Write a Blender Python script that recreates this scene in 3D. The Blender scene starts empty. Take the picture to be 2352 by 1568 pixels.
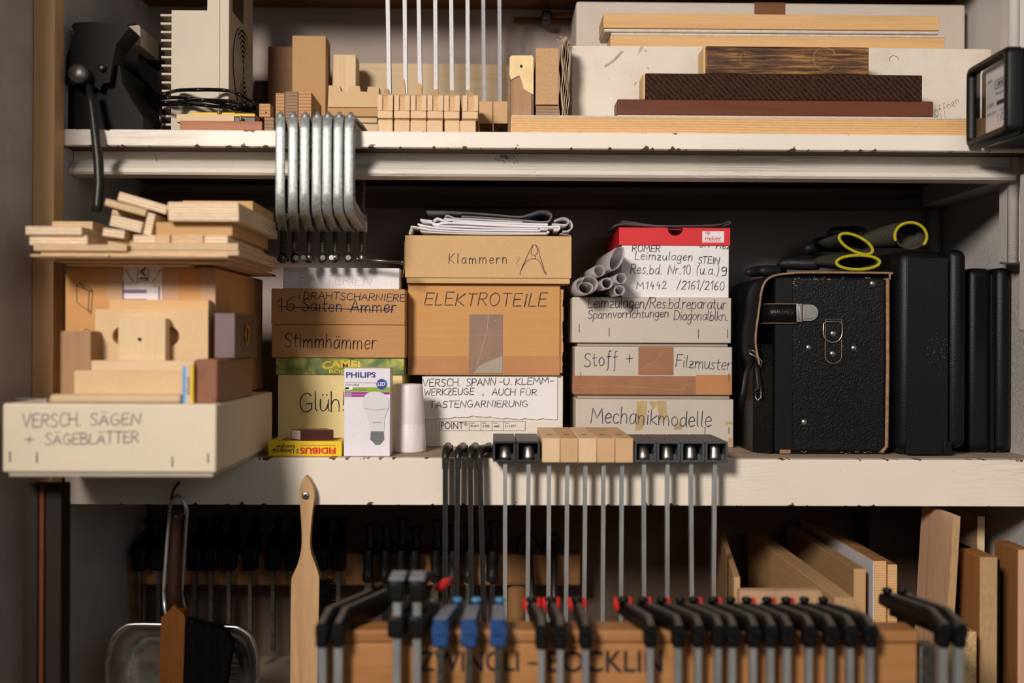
import bpy, bmesh, math, random
from mathutils import Vector, Matrix, Euler, noise

# ------------------------------------------------------------ camera, world, lights, exposure
random.seed(7)
SC = bpy.context.scene
FPX = 2667.0                                  # focal length in pixels of the 2352x1568 frame
CAM = Vector((0.0, 0.0, 1.40))
CAM_M = Matrix.Rotation(math.radians(-0.8), 3, 'Z') @ Matrix.Rotation(math.radians(90), 3, 'X') @ Matrix.Rotation(math.radians(0.25), 3, 'Z')
cam_d = bpy.data.cameras.new('camera'); cam = bpy.data.objects.new('camera', cam_d)
SC.collection.objects.link(cam)
cam.matrix_world = Matrix.Translation(CAM) @ CAM_M.to_4x4()
cam_d.sensor_width = 36.0; cam_d.lens = FPX * 36.0 / 2352.0
cam_d.clip_start = 0.05; cam_d.clip_end = 30
cam_d.dof.use_dof = True; cam_d.dof.focus_distance = 1.70; cam_d.dof.aperture_fstop = 1.9
SC.camera = cam
SC.view_settings.view_transform = 'Standard'; SC.view_settings.look = 'None'
SC.view_settings.gamma = 1.0; SC.view_settings.exposure = 0.0
SC.view_settings.use_curve_mapping = False
wd = bpy.data.worlds.new('room_dusk'); SC.world = wd; wd.use_nodes = True
wd.node_tree.nodes['Background'].inputs[0].default_value = (1.0, 0.93, 0.86, 1)
wd.node_tree.nodes['Background'].inputs[1].default_value = 0.02

def lamp(name, kind, loc, power, col, size, target=None):
    d = bpy.data.lights.new(name, kind); d.energy = power; d.color = col
    if kind == 'AREA': d.shape = 'DISK'; d.size = size
    else: d.shadow_soft_size = size
    o = bpy.data.objects.new(name, d); o.location = loc; SC.collection.objects.link(o)
    if target: o.rotation_euler = (Vector(target) - Vector(loc)).to_track_quat('-Z', 'Y').to_euler()
    return o
key = lamp('shaded_ceiling_lamp', 'SPOT', (-0.95, -1.05, 2.5), 365, (1.0, 0.905, 0.82), 0.27, (0.34, 1.6, 1.52))
key.data.spot_size = math.radians(62); key.data.spot_blend = 1.0
lamp('cool_fill', 'POINT', (1.3, -1.9, 2.2), 24, (0.84, 0.91, 1.0), 0.45)  # added cool fill lamp lifting the shadows, not a window

def P(px, py, Y):                              # point of the plane y = Y seen at a pixel of the photograph
    d = CAM_M @ Vector(((px - 1176) / FPX, (784 - py) / FPX, -1.0))
    return CAM + d * ((Y - CAM.y) / d.y)
def S(n, Y): return n * Y / FPX

# ------------------------------------------------------------ mesh builder
class MB:
    def __init__(s): s.bm = bmesh.new(); s.xf = Matrix.Identity(4); s.mi = 0; s.sm = False
    def v(s, p): return s.bm.verts.new(s.xf @ Vector(p))
    def f(s, vs, sm=None):
        try: fc = s.bm.faces.new(vs)
        except ValueError: return None
        fc.material_index = s.mi; fc.smooth = s.sm if sm is None else sm
        return fc
    def box(s, lo, hi, bev=0.0, seg=2):
        x0, y0, z0 = lo; x1, y1, z1 = hi
        vs = [s.v(p) for p in ((x0,y0,z0),(x1,y0,z0),(x1,y1,z0),(x0,y1,z0),(x0,y0,z1),(x1,y0,z1),(x1,y1,z1),(x0,y1,z1))]
        fs = [s.f([vs[i] for i in q]) for q in ((0,3,2,1),(4,5,6,7),(0,1,5,4),(1,2,6,5),(2,3,7,6),(3,0,4,7))]
        if bev > 0:
            bev = min(bev, 0.45*min(abs(x1-x0), abs(y1-y0), abs(z1-z0)))
            es = {e for v_ in vs for e in v_.link_edges}
            r = bmesh.ops.bevel(s.bm, geom=list(es), offset=bev, segments=seg, affect='EDGES', profile=.5)
            for fc in r['faces']: fc.material_index = s.mi; fc.smooth = seg > 1
    def cbox(s, c, d, bev=0.0, seg=2):
        s.box([c[i]-d[i]/2 for i in range(3)], [c[i]+d[i]/2 for i in range(3)], bev, seg)
    def loft(s, rings, cap=True, sm=True, closed=False):
        R = [[s.v(p) for p in r] for r in rings]; n = len(R[0])
        last = len(R) if closed else len(R)-1
        for i in range(last):
            a, b = R[i], R[(i+1) % len(R)]
            for j in range(n): s.f((a[j], a[(j+1)%n], b[(j+1)%n], b[j]), sm)
        if cap and not closed: s.f(R[0][::-1], False); s.f(R[-1], False)
    def cyl(s, a, b, r, r2=None, n=16, cap=True, sm=True):
        a, b = Vector(a), Vector(b); r2 = r if r2 is None else r2
        q = (b-a).to_track_quat('Z', 'Y')
        ring = lambda c, rr: [c + q @ Vector((rr*math.cos(6.28319*k/n), rr*math.sin(6.28319*k/n), 0)) for k in range(n)]
        s.loft([ring(a, r), ring(b, r2)], cap, sm)
    def lathe(s, c, prof, axis='Z', n=24, cap=True):
        c = Vector(c); rings = []
        for r, h in prof:
            ring = []
            for k in range(n):
                x, y = r*math.cos(6.28319*k/n), r*math.sin(6.28319*k/n)
                ring.append(c + Vector({'Z': (x,y,h), 'Y': (x,h,-y), 'X': (h,x,y)}[axis]))
            rings.append(ring)
        s.loft(rings, cap)
    def tube(s, pts, r, n=10, closed=False, rz=None):
        pts = [Vector(p) for p in pts]; m = len(pts); rings = []; up = None
        for i, p in enumerate(pts):
            t = (pts[(i+1)%m]-pts[i-1]) if closed else (pts[min(i+1,m-1)]-pts[max(i-1,0)])
            t.normalize()
            if up is None: up = Vector((0,0,1)) if abs(t.z) < .9 else Vector((0,1,0))
            sd = t.cross(up).normalized(); up = sd.cross(t).normalized()
            ra = r[i] if isinstance(r, (list,tuple)) else r
            rb = ra*(rz if rz else 1)
            rings.append([p + sd*ra*math.cos(6.28319*k/n) + up*rb*math.sin(6.28319*k/n) for k in range(n)])
        s.loft(rings, True, True, closed)
    def prism(s, poly, a, b, axis='Y', sm=False):
        """poly: 2-D outline; extruded along axis from a to b"""
        def at(p, h): return {'Y': (p[0],h,p[1]), 'X': (h,p[0],p[1]), 'Z': (p[0],p[1],h)}[axis]
        A = [s.v(at(p,a)) for p in poly]; B = [s.v(at(p,b)) for p in poly]; n = len(poly)
        for i in range(n): s.f((A[i], A[(i+1)%n], B[(i+1)%n], B[i]), sm)
        s.f(A[::-1], False); s.f(B, False)
    def strip(s, pts, th, y0, y1, ny=1, fn=None):
        """thin sheet: open profile in x,z with thickness, extruded along y"""
        n = len(pts); out = []
        for i in range(n):
            a = Vector(pts[max(i-1,0)]); b = Vector(pts[min(i+1,n-1)]); t = (b-a).normalized()
            out.append((Vector(pts[i]), Vector((-t.y, t.x))*th/2))
        loop = [p+o for p,o in out] + [p-o for p,o in reversed(out)]
        rings = []
        for k in range(ny+1):
            y = y0+(y1-y0)*k/ny
            rings.append([fn(Vector((q.x,y,q.y))) if fn else (q.x,y,q.y) for q in loop])
        s.loft(rings, True, True)
    def build(s, name, mats, parent=None, origin=None):
        bmesh.ops.recalc_face_normals(s.bm, faces=s.bm.faces)
        if not isinstance(mats, (list,tuple)): mats = [mats]
        po = parent.location if parent else Vector((0,0,0))
        if parent and parent.parent: po = po + parent.parent.location
        if origin is None:
            if parent: origin = po
            else:
                xs = [v.co for v in s.bm.verts]
                lo = [min(c[i] for c in xs) for i in range(3)]; hi = [max(c[i] for c in xs) for i in range(3)]
                origin = Vector(((lo[0]+hi[0])/2, (lo[1]+hi[1])/2, lo[2]))
        origin = Vector(origin)
        bmesh.ops.translate(s.bm, verts=s.bm.verts, vec=-origin)
        me = bpy.data.meshes.new(name); s.bm.to_mesh(me); s.bm.free()
        for m in mats: me.materials.append(m)
        o = bpy.data.objects.new(name, me); SC.collection.objects.link(o)
        o.location = origin - po
        if parent: o.parent = parent
        return o

def tag(o, label=None, cat=None, group=None, kind=None):
    if label: o['label'] = label
    if cat: o['category'] = cat
    if group: o['group'] = group
    if kind: o['kind'] = kind
    return o
def thing(name, label, cat, loc, group=None):
    o = bpy.data.objects.new(name, None); o.empty_display_size = .02
    SC.collection.objects.link(o); o.location = loc
    return tag(o, label, cat, group)
def struct(o): o['kind'] = 'structure'; return o
def copy_tree(o, parent=None):
    c = o.copy(); SC.collection.objects.link(c)
    if parent: c.parent = parent
    for ch in o.children: copy_tree(ch, c)
    return c
ORD = ['leftmost', 'second from left', 'third from left', 'fourth from left', 'fifth from left', 'sixth from left', 'seventh from left',
       'eighth from left', 'ninth from left', 'tenth from left', 'eleventh from left', 'twelfth from left', 'thirteenth from left', 'fourteenth from left', 'fifteenth from left', 'sixteenth from left']

# ------------------------------------------------------------ materials
def C(r, g, b):
    return tuple(((v/255)/12.92 if v/255 <= .04045 else ((v/255+.055)/1.055)**2.4) for v in (r,g,b)) + (1,)
class NT:
    def __init__(s, name):
        s.m = bpy.data.materials.new(name); s.m.use_nodes = True; s.t = s.m.node_tree
        s.b = s.t.nodes['Principled BSDF']
    def n(s, typ, **k):
        nd = s.t.nodes.new(typ)
        for a, v in k.items(): setattr(nd, a, v)
        return nd
    def l(s, a, b): s.t.links.new(a, b)
    def math(s, op, a, b=None, c=None):
        nd = s.n('ShaderNodeMath', operation=op)
        for i, v in enumerate((a, b, c)):
            if v is None: continue
            if isinstance(v, (int,float)): nd.inputs[i].default_value = v
            else: s.l(v, nd.inputs[i])
        return nd.outputs[0]
    def coord(s, scale=(1,1,1), rnd=True, rot=(0,0,0)):
        tc = s.n('ShaderNodeTexCoord'); mp = s.n('ShaderNodeMapping')
        mp.inputs['Scale'].default_value = scale; mp.inputs['Rotation'].default_value = rot
        s.l(tc.outputs['Object'], mp.inputs['Vector'])
        if rnd:
            oi = s.n('ShaderNodeObjectInfo'); k = s.math('MULTIPLY', oi.outputs['Random'], 37.0)
            cb = s.n('ShaderNodeCombineXYZ')
            for i in range(3): s.l(k, cb.inputs[i])
            s.l(cb.outputs[0], mp.inputs['Location'])
        return mp.outputs[0]
    def noise(s, vec, scale, detail=4, rough=.6, dist=0):
        nd = s.n('ShaderNodeTexNoise'); nd.inputs['Scale'].default_value = scale
        nd.inputs['Detail'].default_value = detail; nd.inputs['Roughness'].default_value = rough
        nd.inputs['Distortion'].default_value = dist
        s.l(vec, nd.inputs['Vector']); return nd.outputs['Fac']
    def ramp(s, fac, stops, interp='LINEAR'):
        nd = s.n('ShaderNodeValToRGB'); nd.color_ramp.interpolation = interp
        el = nd.color_ramp.elements
        while len(el) < len(stops): el.new(.5)
        for e, (p, c) in zip(el, stops): e.position = p; e.color = c
        s.l(fac, nd.inputs[0]); return nd.outputs[0]
    def mix(s, fac, a, b, mode='MIX'):
        nd = s.n('ShaderNodeMix', data_type='RGBA', blend_type=mode)
        for sock, v in ((nd.inputs[0], fac), (nd.inputs[6], a), (nd.inputs[7], b)):
            if isinstance(v, (int,float)): sock.default_value = v
            elif isinstance(v, tuple): sock.default_value = v
            else: s.l(v, sock)
        return nd.outputs[2]
    def bump(s, h, strength, dist=.001):
        nd = s.n('ShaderNodeBump'); nd.inputs['Strength'].default_value = strength; nd.inputs['Distance'].default_value = dist
        s.l(h, nd.inputs['Height']); s.l(nd.outputs[0], s.b.inputs['Normal'])
    def out(s, col=None, rough=.6, metal=0, spec=.5):
        if col is not None:
            if isinstance(col, tuple): s.b.inputs['Base Color'].default_value = col
            else: s.l(col, s.b.inputs['Base Color'])
        if isinstance(rough, (int,float)): s.b.inputs['Roughness'].default_value = rough
        else: s.l(rough, s.b.inputs['Roughness'])
        s.b.inputs['Metallic'].default_value = metal; s.b.inputs['Specular IOR Level'].default_value = spec
        return s.m
def mul(c, k): return (min(1,c[0]*k), min(1,c[1]*k), min(1,c[2]*k), 1)

def m_plain(name, c, rough=.6, metal=0, var=.1, scale=25, bump=0, bscale=300, spec=.5, stretch=(1,1,1)):
    t = NT(name); v = t.coord(stretch); f = t.noise(v, scale, 5)
    col = t.ramp(f, [(.3, mul(c,1-var)), (.7, mul(c,1+var))])
    if bump: t.bump(t.noise(v, bscale, 3), bump)
    return t.out(col, rough, metal, spec)
def m_wood(name, c1, c2, axis='X', scale=60, rough=.6, along=.05, rings=0.0):
    """grain runs along axis; c1 pale early wood, c2 darker streaks"""
    t = NT(name); s = [1,1,1]; s['XYZ'.index(axis)] = along
    v = t.coord(tuple(s)); f = t.noise(v, scale, 6, .65, .4); g = t.noise(v, scale*6, 3)
    col = t.ramp(f, [(.25, c2), (.45, mul(c1,.95)), (.6, c1), (.8, mul(c2,1.08))])
    col = t.mix(.16, col, t.ramp(g, [(.3, mul(c2,.6)), (.7, mul(c1,1.1))]))
    if rings:
        w = t.n('ShaderNodeTexWave', wave_type='BANDS', bands_direction='DIAGONAL'); w.inputs['Scale'].default_value = rings
        w.inputs['Distortion'].default_value = 3; w.inputs['Detail'].default_value = 2; w.inputs['Detail Scale'].default_value = .6
        t.l(v, w.inputs['Vector']); col = t.mix(.45, col, t.ramp(w.outputs['Fac'], [(.1, c1), (.95, c2)]))
    t.bump(g, .12, .0005)
    oi = t.n('ShaderNodeObjectInfo'); hv = t.n('ShaderNodeHueSaturation')
    t.l(t.math('MULTIPLY_ADD', oi.outputs['Random'], .22, .89), hv.inputs['Value']); t.l(col, hv.inputs['Color'])
    return t.out(hv.outputs[0], rough, 0, .35)
def m_layers(name, c1, c2, axis='Z', period=.0036, dark=.32, rot=(0,0,0), stretch=(1,1,1)):
    """plywood edge: thin layers stacked along axis"""
    t = NT(name); v = t.coord((1,1,1), False, rot); sp = t.n('ShaderNodeSeparateXYZ'); t.l(v, sp.inputs[0])
    w = t.noise(t.coord(stretch, False), 30, 2); h = t.math('MULTIPLY_ADD', w, .0006 if stretch[0] == 1 else .006, sp.outputs['XYZ'.index(axis)])
    fr = t.math('FRACT', t.math('DIVIDE', h, period))
    tri = t.math('ABSOLUTE', t.math('SUBTRACT', fr, .5))
    s = [1,1,1]; s['XYZ'.index(axis)] = 8
    g = t.noise(t.coord(tuple(s)), 90, 3)
    col = t.ramp(tri, [(0, c1), (.5-dark-.06, c1), (.5-dark+.06, c2), (1, c2)])
    col = t.mix(.25, col, t.ramp(g, [(.3, mul(c2,.7)), (.7, mul(c1,1.1))]))
    return t.out(col, .7, 0, .3)
def m_card(name, c, var=.07, lines=0.0, rough=.85, spec=.2):
    t = NT(name); v = t.coord(); f = t.noise(v, 12, 6); g = t.noise(v, 500, 2)
    col = t.ramp(f, [(.3, mul(c,1-var)), (.7, mul(c,1+var))])
    col = t.mix(.2, col, t.ramp(g, [(.35, mul(c,.75)), (.65, mul(c,1.15))]))
    if lines:
        hz = t.noise(t.coord((.25,.25,22)), 14, 2); col = t.mix(lines, col, t.ramp(hz, [(.35, mul(c,.78)), (.65, mul(c,1.1))]))
    return t.out(col, rough, 0, spec)
def m_ink(name, c): return m_plain(name, c, .7, var=.25, scale=60, spec=.2)

WHITE_PAINT = C(232,224,210)
def m_paint(name, base=WHITE_PAINT, h=None, chipc=C(92,50,30), dirt=.25):
    """old painted wood; bare brown chips along the upper and lower edge when h is given"""
    t = NT(name); v = t.coord((1,1,1), False)
    f = t.noise(v, 6, 6); big = t.noise(t.coord((.35,1,1), False), 9, 5, .7)
    col = t.ramp(f, [(.3, mul(base,.95)), (.7, mul(base,1.04))])
    sp = t.n('ShaderNodeSeparateXYZ'); t.l(v, sp.inputs[0])
    dots = t.noise(v, 160, 2); col = t.mix(t.math('MULTIPLY', t.math('GREATER_THAN', dots, .735), dirt*2.2), col, mul(base,.28))
    if h:
        d = t.math('MINIMUM', sp.outputs[2], t.math('SUBTRACT', h, sp.outputs[2]))
        ch = t.noise(t.coord((1,.02,1), False), 55, 3, .6)
        lo = t.noise(t.coord((1,.02,.02), False), 7, 2)
        k = t.math('ADD', t.math('SUBTRACT', t.math('ADD', ch, t.math('MULTIPLY', t.math('SUBTRACT', lo, .5), .55)), .565), t.math('MULTIPLY', d, -32))
        m = t.math('GREATER_THAN', k, 0.0)
        col = t.mix(m, col, t.ramp(t.noise(v, 90, 3), [(.3, mul(chipc,.6)), (.7, mul(chipc,1.35))]))
    wr = t.noise(t.coord((2.0,14,14), False), 10, 5, .7, 1.2)
    amp = t.noise(t.coord((.5,.5,.5), False, (0,0,.3)), 9, 1)
    t.bump(t.math('MULTIPLY', wr, t.math('MULTIPLY', t.math('MAXIMUM', t.math('SUBTRACT', amp, .46), 0), 4)), .8, .004)
    return t.out(col, .42, 0, .45)
def m_metal(name, c, rough=.35, var=.25, scale=90, metal=1, stretch=(1,1,1)):
    t = NT(name); v = t.coord(stretch); f = t.noise(v, scale, 5, .7)
    col = t.ramp(f, [(.3, mul(c,1-var)), (.72, mul(c,1+var))])
    r = t.math('MULTIPLY_ADD', f, .3, rough-.15); t.bump(f, .15, .0006)
    return t.out(col, r, metal)

BIRCH, BIRCH_D = C(226,198,160), C(196,160,118)
M = {}
M['wall'] = m_plain('plaster_wall', C(172,158,150), .9, var=.06, scale=7, bump=.25, bscale=60, spec=.15)
M['side'] = m_plain('side_plaster', C(198,196,198), .85, var=.12, scale=14, bump=.3, bscale=70, spec=.2)
M['room'] = m_plain('room_plaster', C(206,198,188), .9, var=.03, scale=4)
M['concrete'] = m_plain('floor_concrete', C(120,112,104), .85, var=.15, scale=5)
M['paint_u'] = m_paint('cream_shelf_paint', C(238,230,218), .0245)
M['paint_m'] = m_paint('cream_fascia_paint', C(236,226,210), .0645)
M['paint_l'] = m_paint('cream_moulding_paint', C(234,226,214))
M['old_white'] = m_paint('old_white_paint', C(205,200,196), None, dirt=.5)
M['shelf_top'] = m_wood('worn_grey_shelf_top', C(168,150,130), C(110,95,80), 'X', 40, .8)
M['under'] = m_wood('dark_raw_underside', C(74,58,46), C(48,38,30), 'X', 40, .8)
M['ledger'] = m_wood('dirty_ledger', C(120,102,88), C(80,66,56), 'X', 40, .8)
M['batten'] = m_wood('pine_batten', C(232,190,142), C(206,160,110), 'Z', 55, .6)
M['pine'] = m_wood('pine_board', C(228,184,128), C(202,152,96), 'X', 70, .5, .03)
M['pine_ring'] = m_layers('pine_rings', C(232,190,136), C(204,154,100), 'Z', .0034, .16, stretch=(.08,.5,1))
M['birch_x'] = m_wood('birch_face', BIRCH, BIRCH_D, 'X', 50)
M['birch_y'] = m_wood('birch_depth', BIRCH, BIRCH_D, 'Y', 50)
M['birch_z'] = m_wood('birch_upright', C(230,202,160), C(206,172,126), 'Z', 40)
M['ply'] = m_layers('ply_edge', C(244,224,192), C(150,98,60), 'Z', .0036, .13)
M['ply2'] = m_layers('ply_edge_fine', C(228,200,160), C(140,94,60), 'Z', .0030, .14)
M['plyx'] = m_layers('ply_edge_upright', C(206,172,128), C(140,98,62), 'X', .0022, .14)
M['mdf'] = m_card('brown_fibreboard', C(198,158,112), .04)
M['mdf_l'] = m_card('pale_fibreboard', C(222,190,148), .04)
M['redwood'] = m_wood('reddish_wood', C(176,116,84), C(138,84,58), 'X', 60)
M['redwood_y'] = m_wood('dark_reddish_block', C(140,92,66), C(100,62,42), 'Y', 60)
M['mahog'] = m_wood('varnished_mahogany', C(108,56,30), C(84,40,21), 'X', 40, .45)
M['walnut'] = m_wood('brown_grey_block', C(172,132,98), C(128,94,66), 'Z', 60)
M['beech'] = m_card('beech_block', C(228,196,158), .06, 0)
M['beech2'] = m_card('dark_beech_block', C(212,174,132), .06, 0)
M['endgrain'] = m_layers('end_grain_stripes', C(206,158,112), C(160,112,74), 'Z', .0048, .18)
M['endgrain_g'] = m_layers('grey_end_grain', C(164,134,106), C(126,98,76), 'Z', .0046, .18)
M['card'] = m_card('brown_cardboard', C(210,158,102), .05, .13)
M['card_k'] = m_card('smooth_kraft_card', C(216,178,128), .04)
M['card_s'] = m_card('brown_grey_card', C(196,148,100), .05, .12)
M['card_g'] = m_card('grey_card', C(206,196,184), .05)
M['card_gd'] = m_card('grey_base_card', C(176,164,150), .05)
M['card_w'] = m_card('white_card', C(232,226,216), .04)
M['card_v'] = m_card('cream_white_card', C(226,212,188), .04)
M['card_y'] = m_card('pale_yellow_card', C(240,220,160), .03)
M['paper'] = m_card('white_paper', C(240,238,240), .02)
M['news'] = m_card('grey_newsprint', C(212,208,210), .08)
M['newsd'] = m_card('dark_newsprint', C(150,146,150), .12)
M['bulbw'] = m_card('glossy_white_card', C(236,232,240), .01, 0, .3, .4)
M['red'] = m_plain('red_lid_print', C(222,38,44), .4, var=.03)
M['tape'] = m_plain('brown_parcel_tape', C(166,118,88), .28, var=.10, scale=30, bump=.3, bscale=40)
M['tape2'] = m_plain('grey_brown_tape', C(150,122,104), .3, var=.12, scale=18, bump=.3, bscale=50)
M['tape3'] = m_plain('thin_tape_over_card', C(196,138,92), .3, var=.08, scale=20, bump=.3, bscale=40)
M['scotch'] = m_plain('yellowed_tape_rest', C(190,164,116), .4, var=.2, scale=80)
M['ink'] = m_ink('black_pen', C(46,42,48)); M['ink_b'] = m_ink('blue_black_pen', C(58,54,78))
M['ink_f'] = m_ink('faded_pencil', C(200,194,196)); M['ink_g'] = m_ink('soft_grey_pen', C(120,112,116))
M['stain'] = m_ink('grey_stain', C(176,166,152)); M['crease'] = m_card('card_crease', C(236,200,150), .03)
M['black'] = m_plain('black_plastic', C(13,12,13), .45, var=.2, bump=.15, bscale=500, spec=.25)
M['dust'] = m_plain('dusty_black_top', C(84,78,70), .8, var=.25, scale=120)
M['shaded_wood'] = m_wood('shaded_dark_wood', C(38,28,21), C(22,16,12), 'Z', 30, .7)  # dark board wood, blackened further to carry the saw box's shadow
M['wall_low'] = m_plain('lower_brown_wall', C(106,88,78), .9, var=.06, scale=7, bump=.25, bscale=60, spec=.1)
M['blackg'] = m_plain('gloss_black', C(14,14,16), .18, var=.1)
M['grey_pl'] = m_plain('dark_grey_plastic', C(72,75,82), .5, var=.08)
M['black_pl'] = m_plain('black_head_plastic', C(44,45,50), .45, var=.1)
M['iron'] = m_plain('black_iron', C(30,27,25), .42, var=.4, scale=80, bump=.3, bscale=200, spec=.5)
M['rust'] = m_plain('dark_rusty_cast_iron', C(15,11,8), .6, var=.6, scale=35, bump=.4, bscale=120, spec=.18)
M['zinc'] = m_metal('galvanised_casting', C(178,183,182), .48, .30, 190, .6)
M['zincd'] = m_metal('dull_threaded_steel', C(112,110,104), .4, .3, 120, .9)
M['steel'] = m_metal('bright_bar_steel', C(196,198,198), .34, .14, 60, .75, (1,1,.15))
M['steelsp'] = m_metal('speckled_bar_steel', C(176,177,180), .5, .3, 420, .3, (1,1,.4))
M['nickel'] = m_metal('nickel', C(176,168,162), .36, .1, 60)
M['alu'] = m_metal('scuffed_aluminium', C(170,168,166), .35, .2, 40)
M['blue'] = m_plain('blue_enamel', C(36,72,126), .4, var=.25, scale=50)
M['bluegrey'] = m_plain('worn_grey_enamel', C(112,116,128), .5, var=.3, scale=60)
M['cyan'] = m_plain('light_blue_cap', C(70,132,170), .4, var=.15)
M['redp'] = m_plain('red_plastic', C(214,40,34), .35, var=.05)
M['beige'] = m_plain('beige_enamel', C(196,184,162), .5, var=.05, scale=10)
M['yellow'] = m_plain('yellow_plastic', C(226,188,36), .5, var=.05)
M['felt_w'] = m_plain('white_felt', C(214,204,192), .95, var=.12, scale=120, bump=.8, bscale=400, spec=.1)
M['brown_bd'] = m_wood('dark_stained_board', C(128,86,52), C(96,60,36), 'X', 20)
M['mdf_dk'] = m_card('brown_packing_board', C(150,112,76), .06)
M['rope'] = m_card('shredded_paper', C(200,178,150), .15)
M['skin'] = m_plain('glued_hide_paper', C(236,208,150), .5, var=.12, scale=45, bump=.5, bscale=60)
M['handle_br'] = m_wood('dark_orange_varnish', C(108,64,25), C(60,31,12), 'Z', 26, .35, .12)
M['hand_dk'] = m_wood('dark_brown_handle', C(46,27,16), C(22,13,9), 'Z', 40, .35, .1)
M['bristle'] = m_plain('black_bristles', C(10,8,7), .95, var=.4, scale=200, stretch=(1,1,.1), spec=.05)
M['orangew'] = m_wood('orange_rack_wood', C(176,124,74), C(144,96,54), 'X', 40, .55, .05)
M['brushw'] = m_wood('worn_brush_wood', C(200,160,116), C(160,120,82), 'Z', 34, .6, .1)
M['rail_dk'] = m_wood('rear_rail_wood', C(176,126,76), C(130,88,50), 'X', 40, .6, .05)
M['panel_dk'] = m_wood('dark_brown_panel', C(78,58,46), C(54,40,32), 'Z', 30)
M['face_br'] = m_wood('brown_board_face', C(184,148,104), C(156,120,80), 'Y', 30)
M['face_pk'] = m_wood('pinkish_veneer', C(204,164,132), C(170,130,100), 'Z', 36)
M['face_rd'] = m_wood('reddish_board_face', C(160,108,62), C(128,80,42), 'Z', 30)
M['lam_w'] = m_plain('white_laminate', C(206,204,206), .5, var=.03)
M['chip'] = m_plain('chipboard', C(206,174,122), .8, var=.3, scale=300)
M['chip_dk'] = m_plain('chipboard_edge', C(172,130,82), .8, var=.3, scale=260)
M['leather_e'] = m_plain('worn_tan_edge', C(150,118,84), .7, var=.35, scale=120)
M['glove'] = m_plain('charcoal_knit', C(70,68,60), .95, var=.4, scale=400, bump=1, bscale=500, spec=.1)
M['rubber'] = m_plain('black_rubber_dip', C(26,26,29), .5, var=.15, bump=.3, bscale=200, spec=.3)
M['cuff'] = m_plain('yellow_knit_cuff', C(182,170,36), .9, var=.25, scale=300, bump=.8, bscale=500, spec=.1)
M['meter_w'] = m_plain('meter_dial', C(214,214,216), .4, var=.02)
M['green'] = m_plain('green_print', C(140,176,36), .4, var=.02); M['purple'] = m_plain('purple_print', C(160,34,140), .4, var=.02)
M['navy'] = m_plain('blue_print', C(40,52,150), .4, var=.02); M['white_i'] = m_plain('white_print', C(240,240,244), .4, var=.01)
M['bulb_g'] = m_plain('printed_bulb', C(222,220,226), .35, var=.02); M['bulb_d'] = m_plain('printed_bulb_cap', C(120,122,130), .3, var=.35, scale=70, stretch=(.2,1,3))
M['yel_i'] = m_plain('yellow_print', C(244,206,30), .4, var=.03); M['mag'] = m_plain('violet_print', C(110,70,120), .5, var=.1)
M['bag'] = m_plain('white_bag_film', C(240,232,232), .4, var=.05, scale=40, bump=1.0, bscale=90, stretch=(1,1,.3))
M['lblue'] = m_plain('light_blue_print', C(80,160,220), .4, var=.05)
M['choc'] = m_plain('dark_brown_gloss', C(74,34,30), .3, var=.15)
M['greyp'] = m_card('grey_pink_card', C(206,190,184), .05)
M['ppl_blk'] = m_plain('violet_grey_paint', C(110,88,92), .55, var=.12)
M['dk_box'] = m_wood('dark_case_wood', C(84,62,48), C(58,42,32), 'Y', 30, .5)
M['gold'] = m_metal('gold_ring', C(190,150,50), .4, .2, 60)

def m_leather():
    t = NT('grained_black_leather'); v = t.coord((1,1,.45), False, (0,.35,0))
    vo = t.n('ShaderNodeTexVoronoi', feature='SMOOTH_F1'); vo.inputs['Scale'].default_value = 700; t.l(v, vo.inputs['Vector'])
    f = t.noise(v, 300, 3); h = t.math('ADD', vo.outputs['Distance'], t.math('MULTIPLY', f, .6)); t.bump(h, .7, .0009)
    wear = t.noise(t.coord((1,1,1), False), 60, 5, .75)
    col = t.mix(t.math('GREATER_THAN', wear, .74), t.ramp(f, [(.3, C(9,8,9)), (.7, C(17,16,17))]), C(100,84,64))
    return t.out(col, .36, 0, .3)
M['leather'] = m_leather()
M['leather_s'] = m_plain('smooth_black_leather', C(16,16,18), .45, var=.2, scale=60, bump=.2, bscale=400, spec=.25)
M['case'] = m_plain('pebbled_black_case', C(12,12,13), .42, var=.12, scale=40, bump=.4, bscale=520, spec=.28)
def m_felt():
    t = NT('dark_brown_twill_felt'); v = t.coord((1,1,1), False)
    w = t.n('ShaderNodeTexWave', wave_type='BANDS', bands_direction='DIAGONAL'); w.inputs['Scale'].default_value = 75
    w.inputs['Distortion'].default_value = 4; w.inputs['Detail'].default_value = 3; w.inputs['Detail Scale'].default_value = 6; t.l(v, w.inputs['Vector'])
    n1 = t.noise(v, 380, 4); h = t.math('ADD', t.math('MULTIPLY', w.outputs['Fac'], .6), n1); t.bump(h, .8, .002)
    return t.out(t.ramp(h, [(.35, C(30,20,16)), (1.15, C(76,54,42))]), .95, 0, .1)
M['felt_b'] = m_felt()
def m_gilt():
    t = NT('blackened_gilt_wood'); f = t.noise(t.coord((.05,1,1), False), 300, 6, .8, .5); b = t.noise(t.coord((.5,1,1), False), 14, 4)
    h = t.math('ADD', t.math('MULTIPLY', f, .8), t.math('MULTIPLY', b, .35))
    return t.out(t.ramp(h, [(.50, C(40,22,9)), (.60, C(98,60,22)), (.71, C(180,132,68))]), .38)
M['gilt'] = m_gilt()
def m_camo():
    t = NT('green_foliage_print'); v = t.coord((1,1,1), False); f = t.noise(v, 30, 4, .6, .8)
    return t.out(t.ramp(f, [(.3, C(70,92,52)), (.45, C(110,132,70)), (.58, C(168,172,84)), (.72, C(206,206,120))]), .35)
M['camo'] = m_camo()
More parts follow.
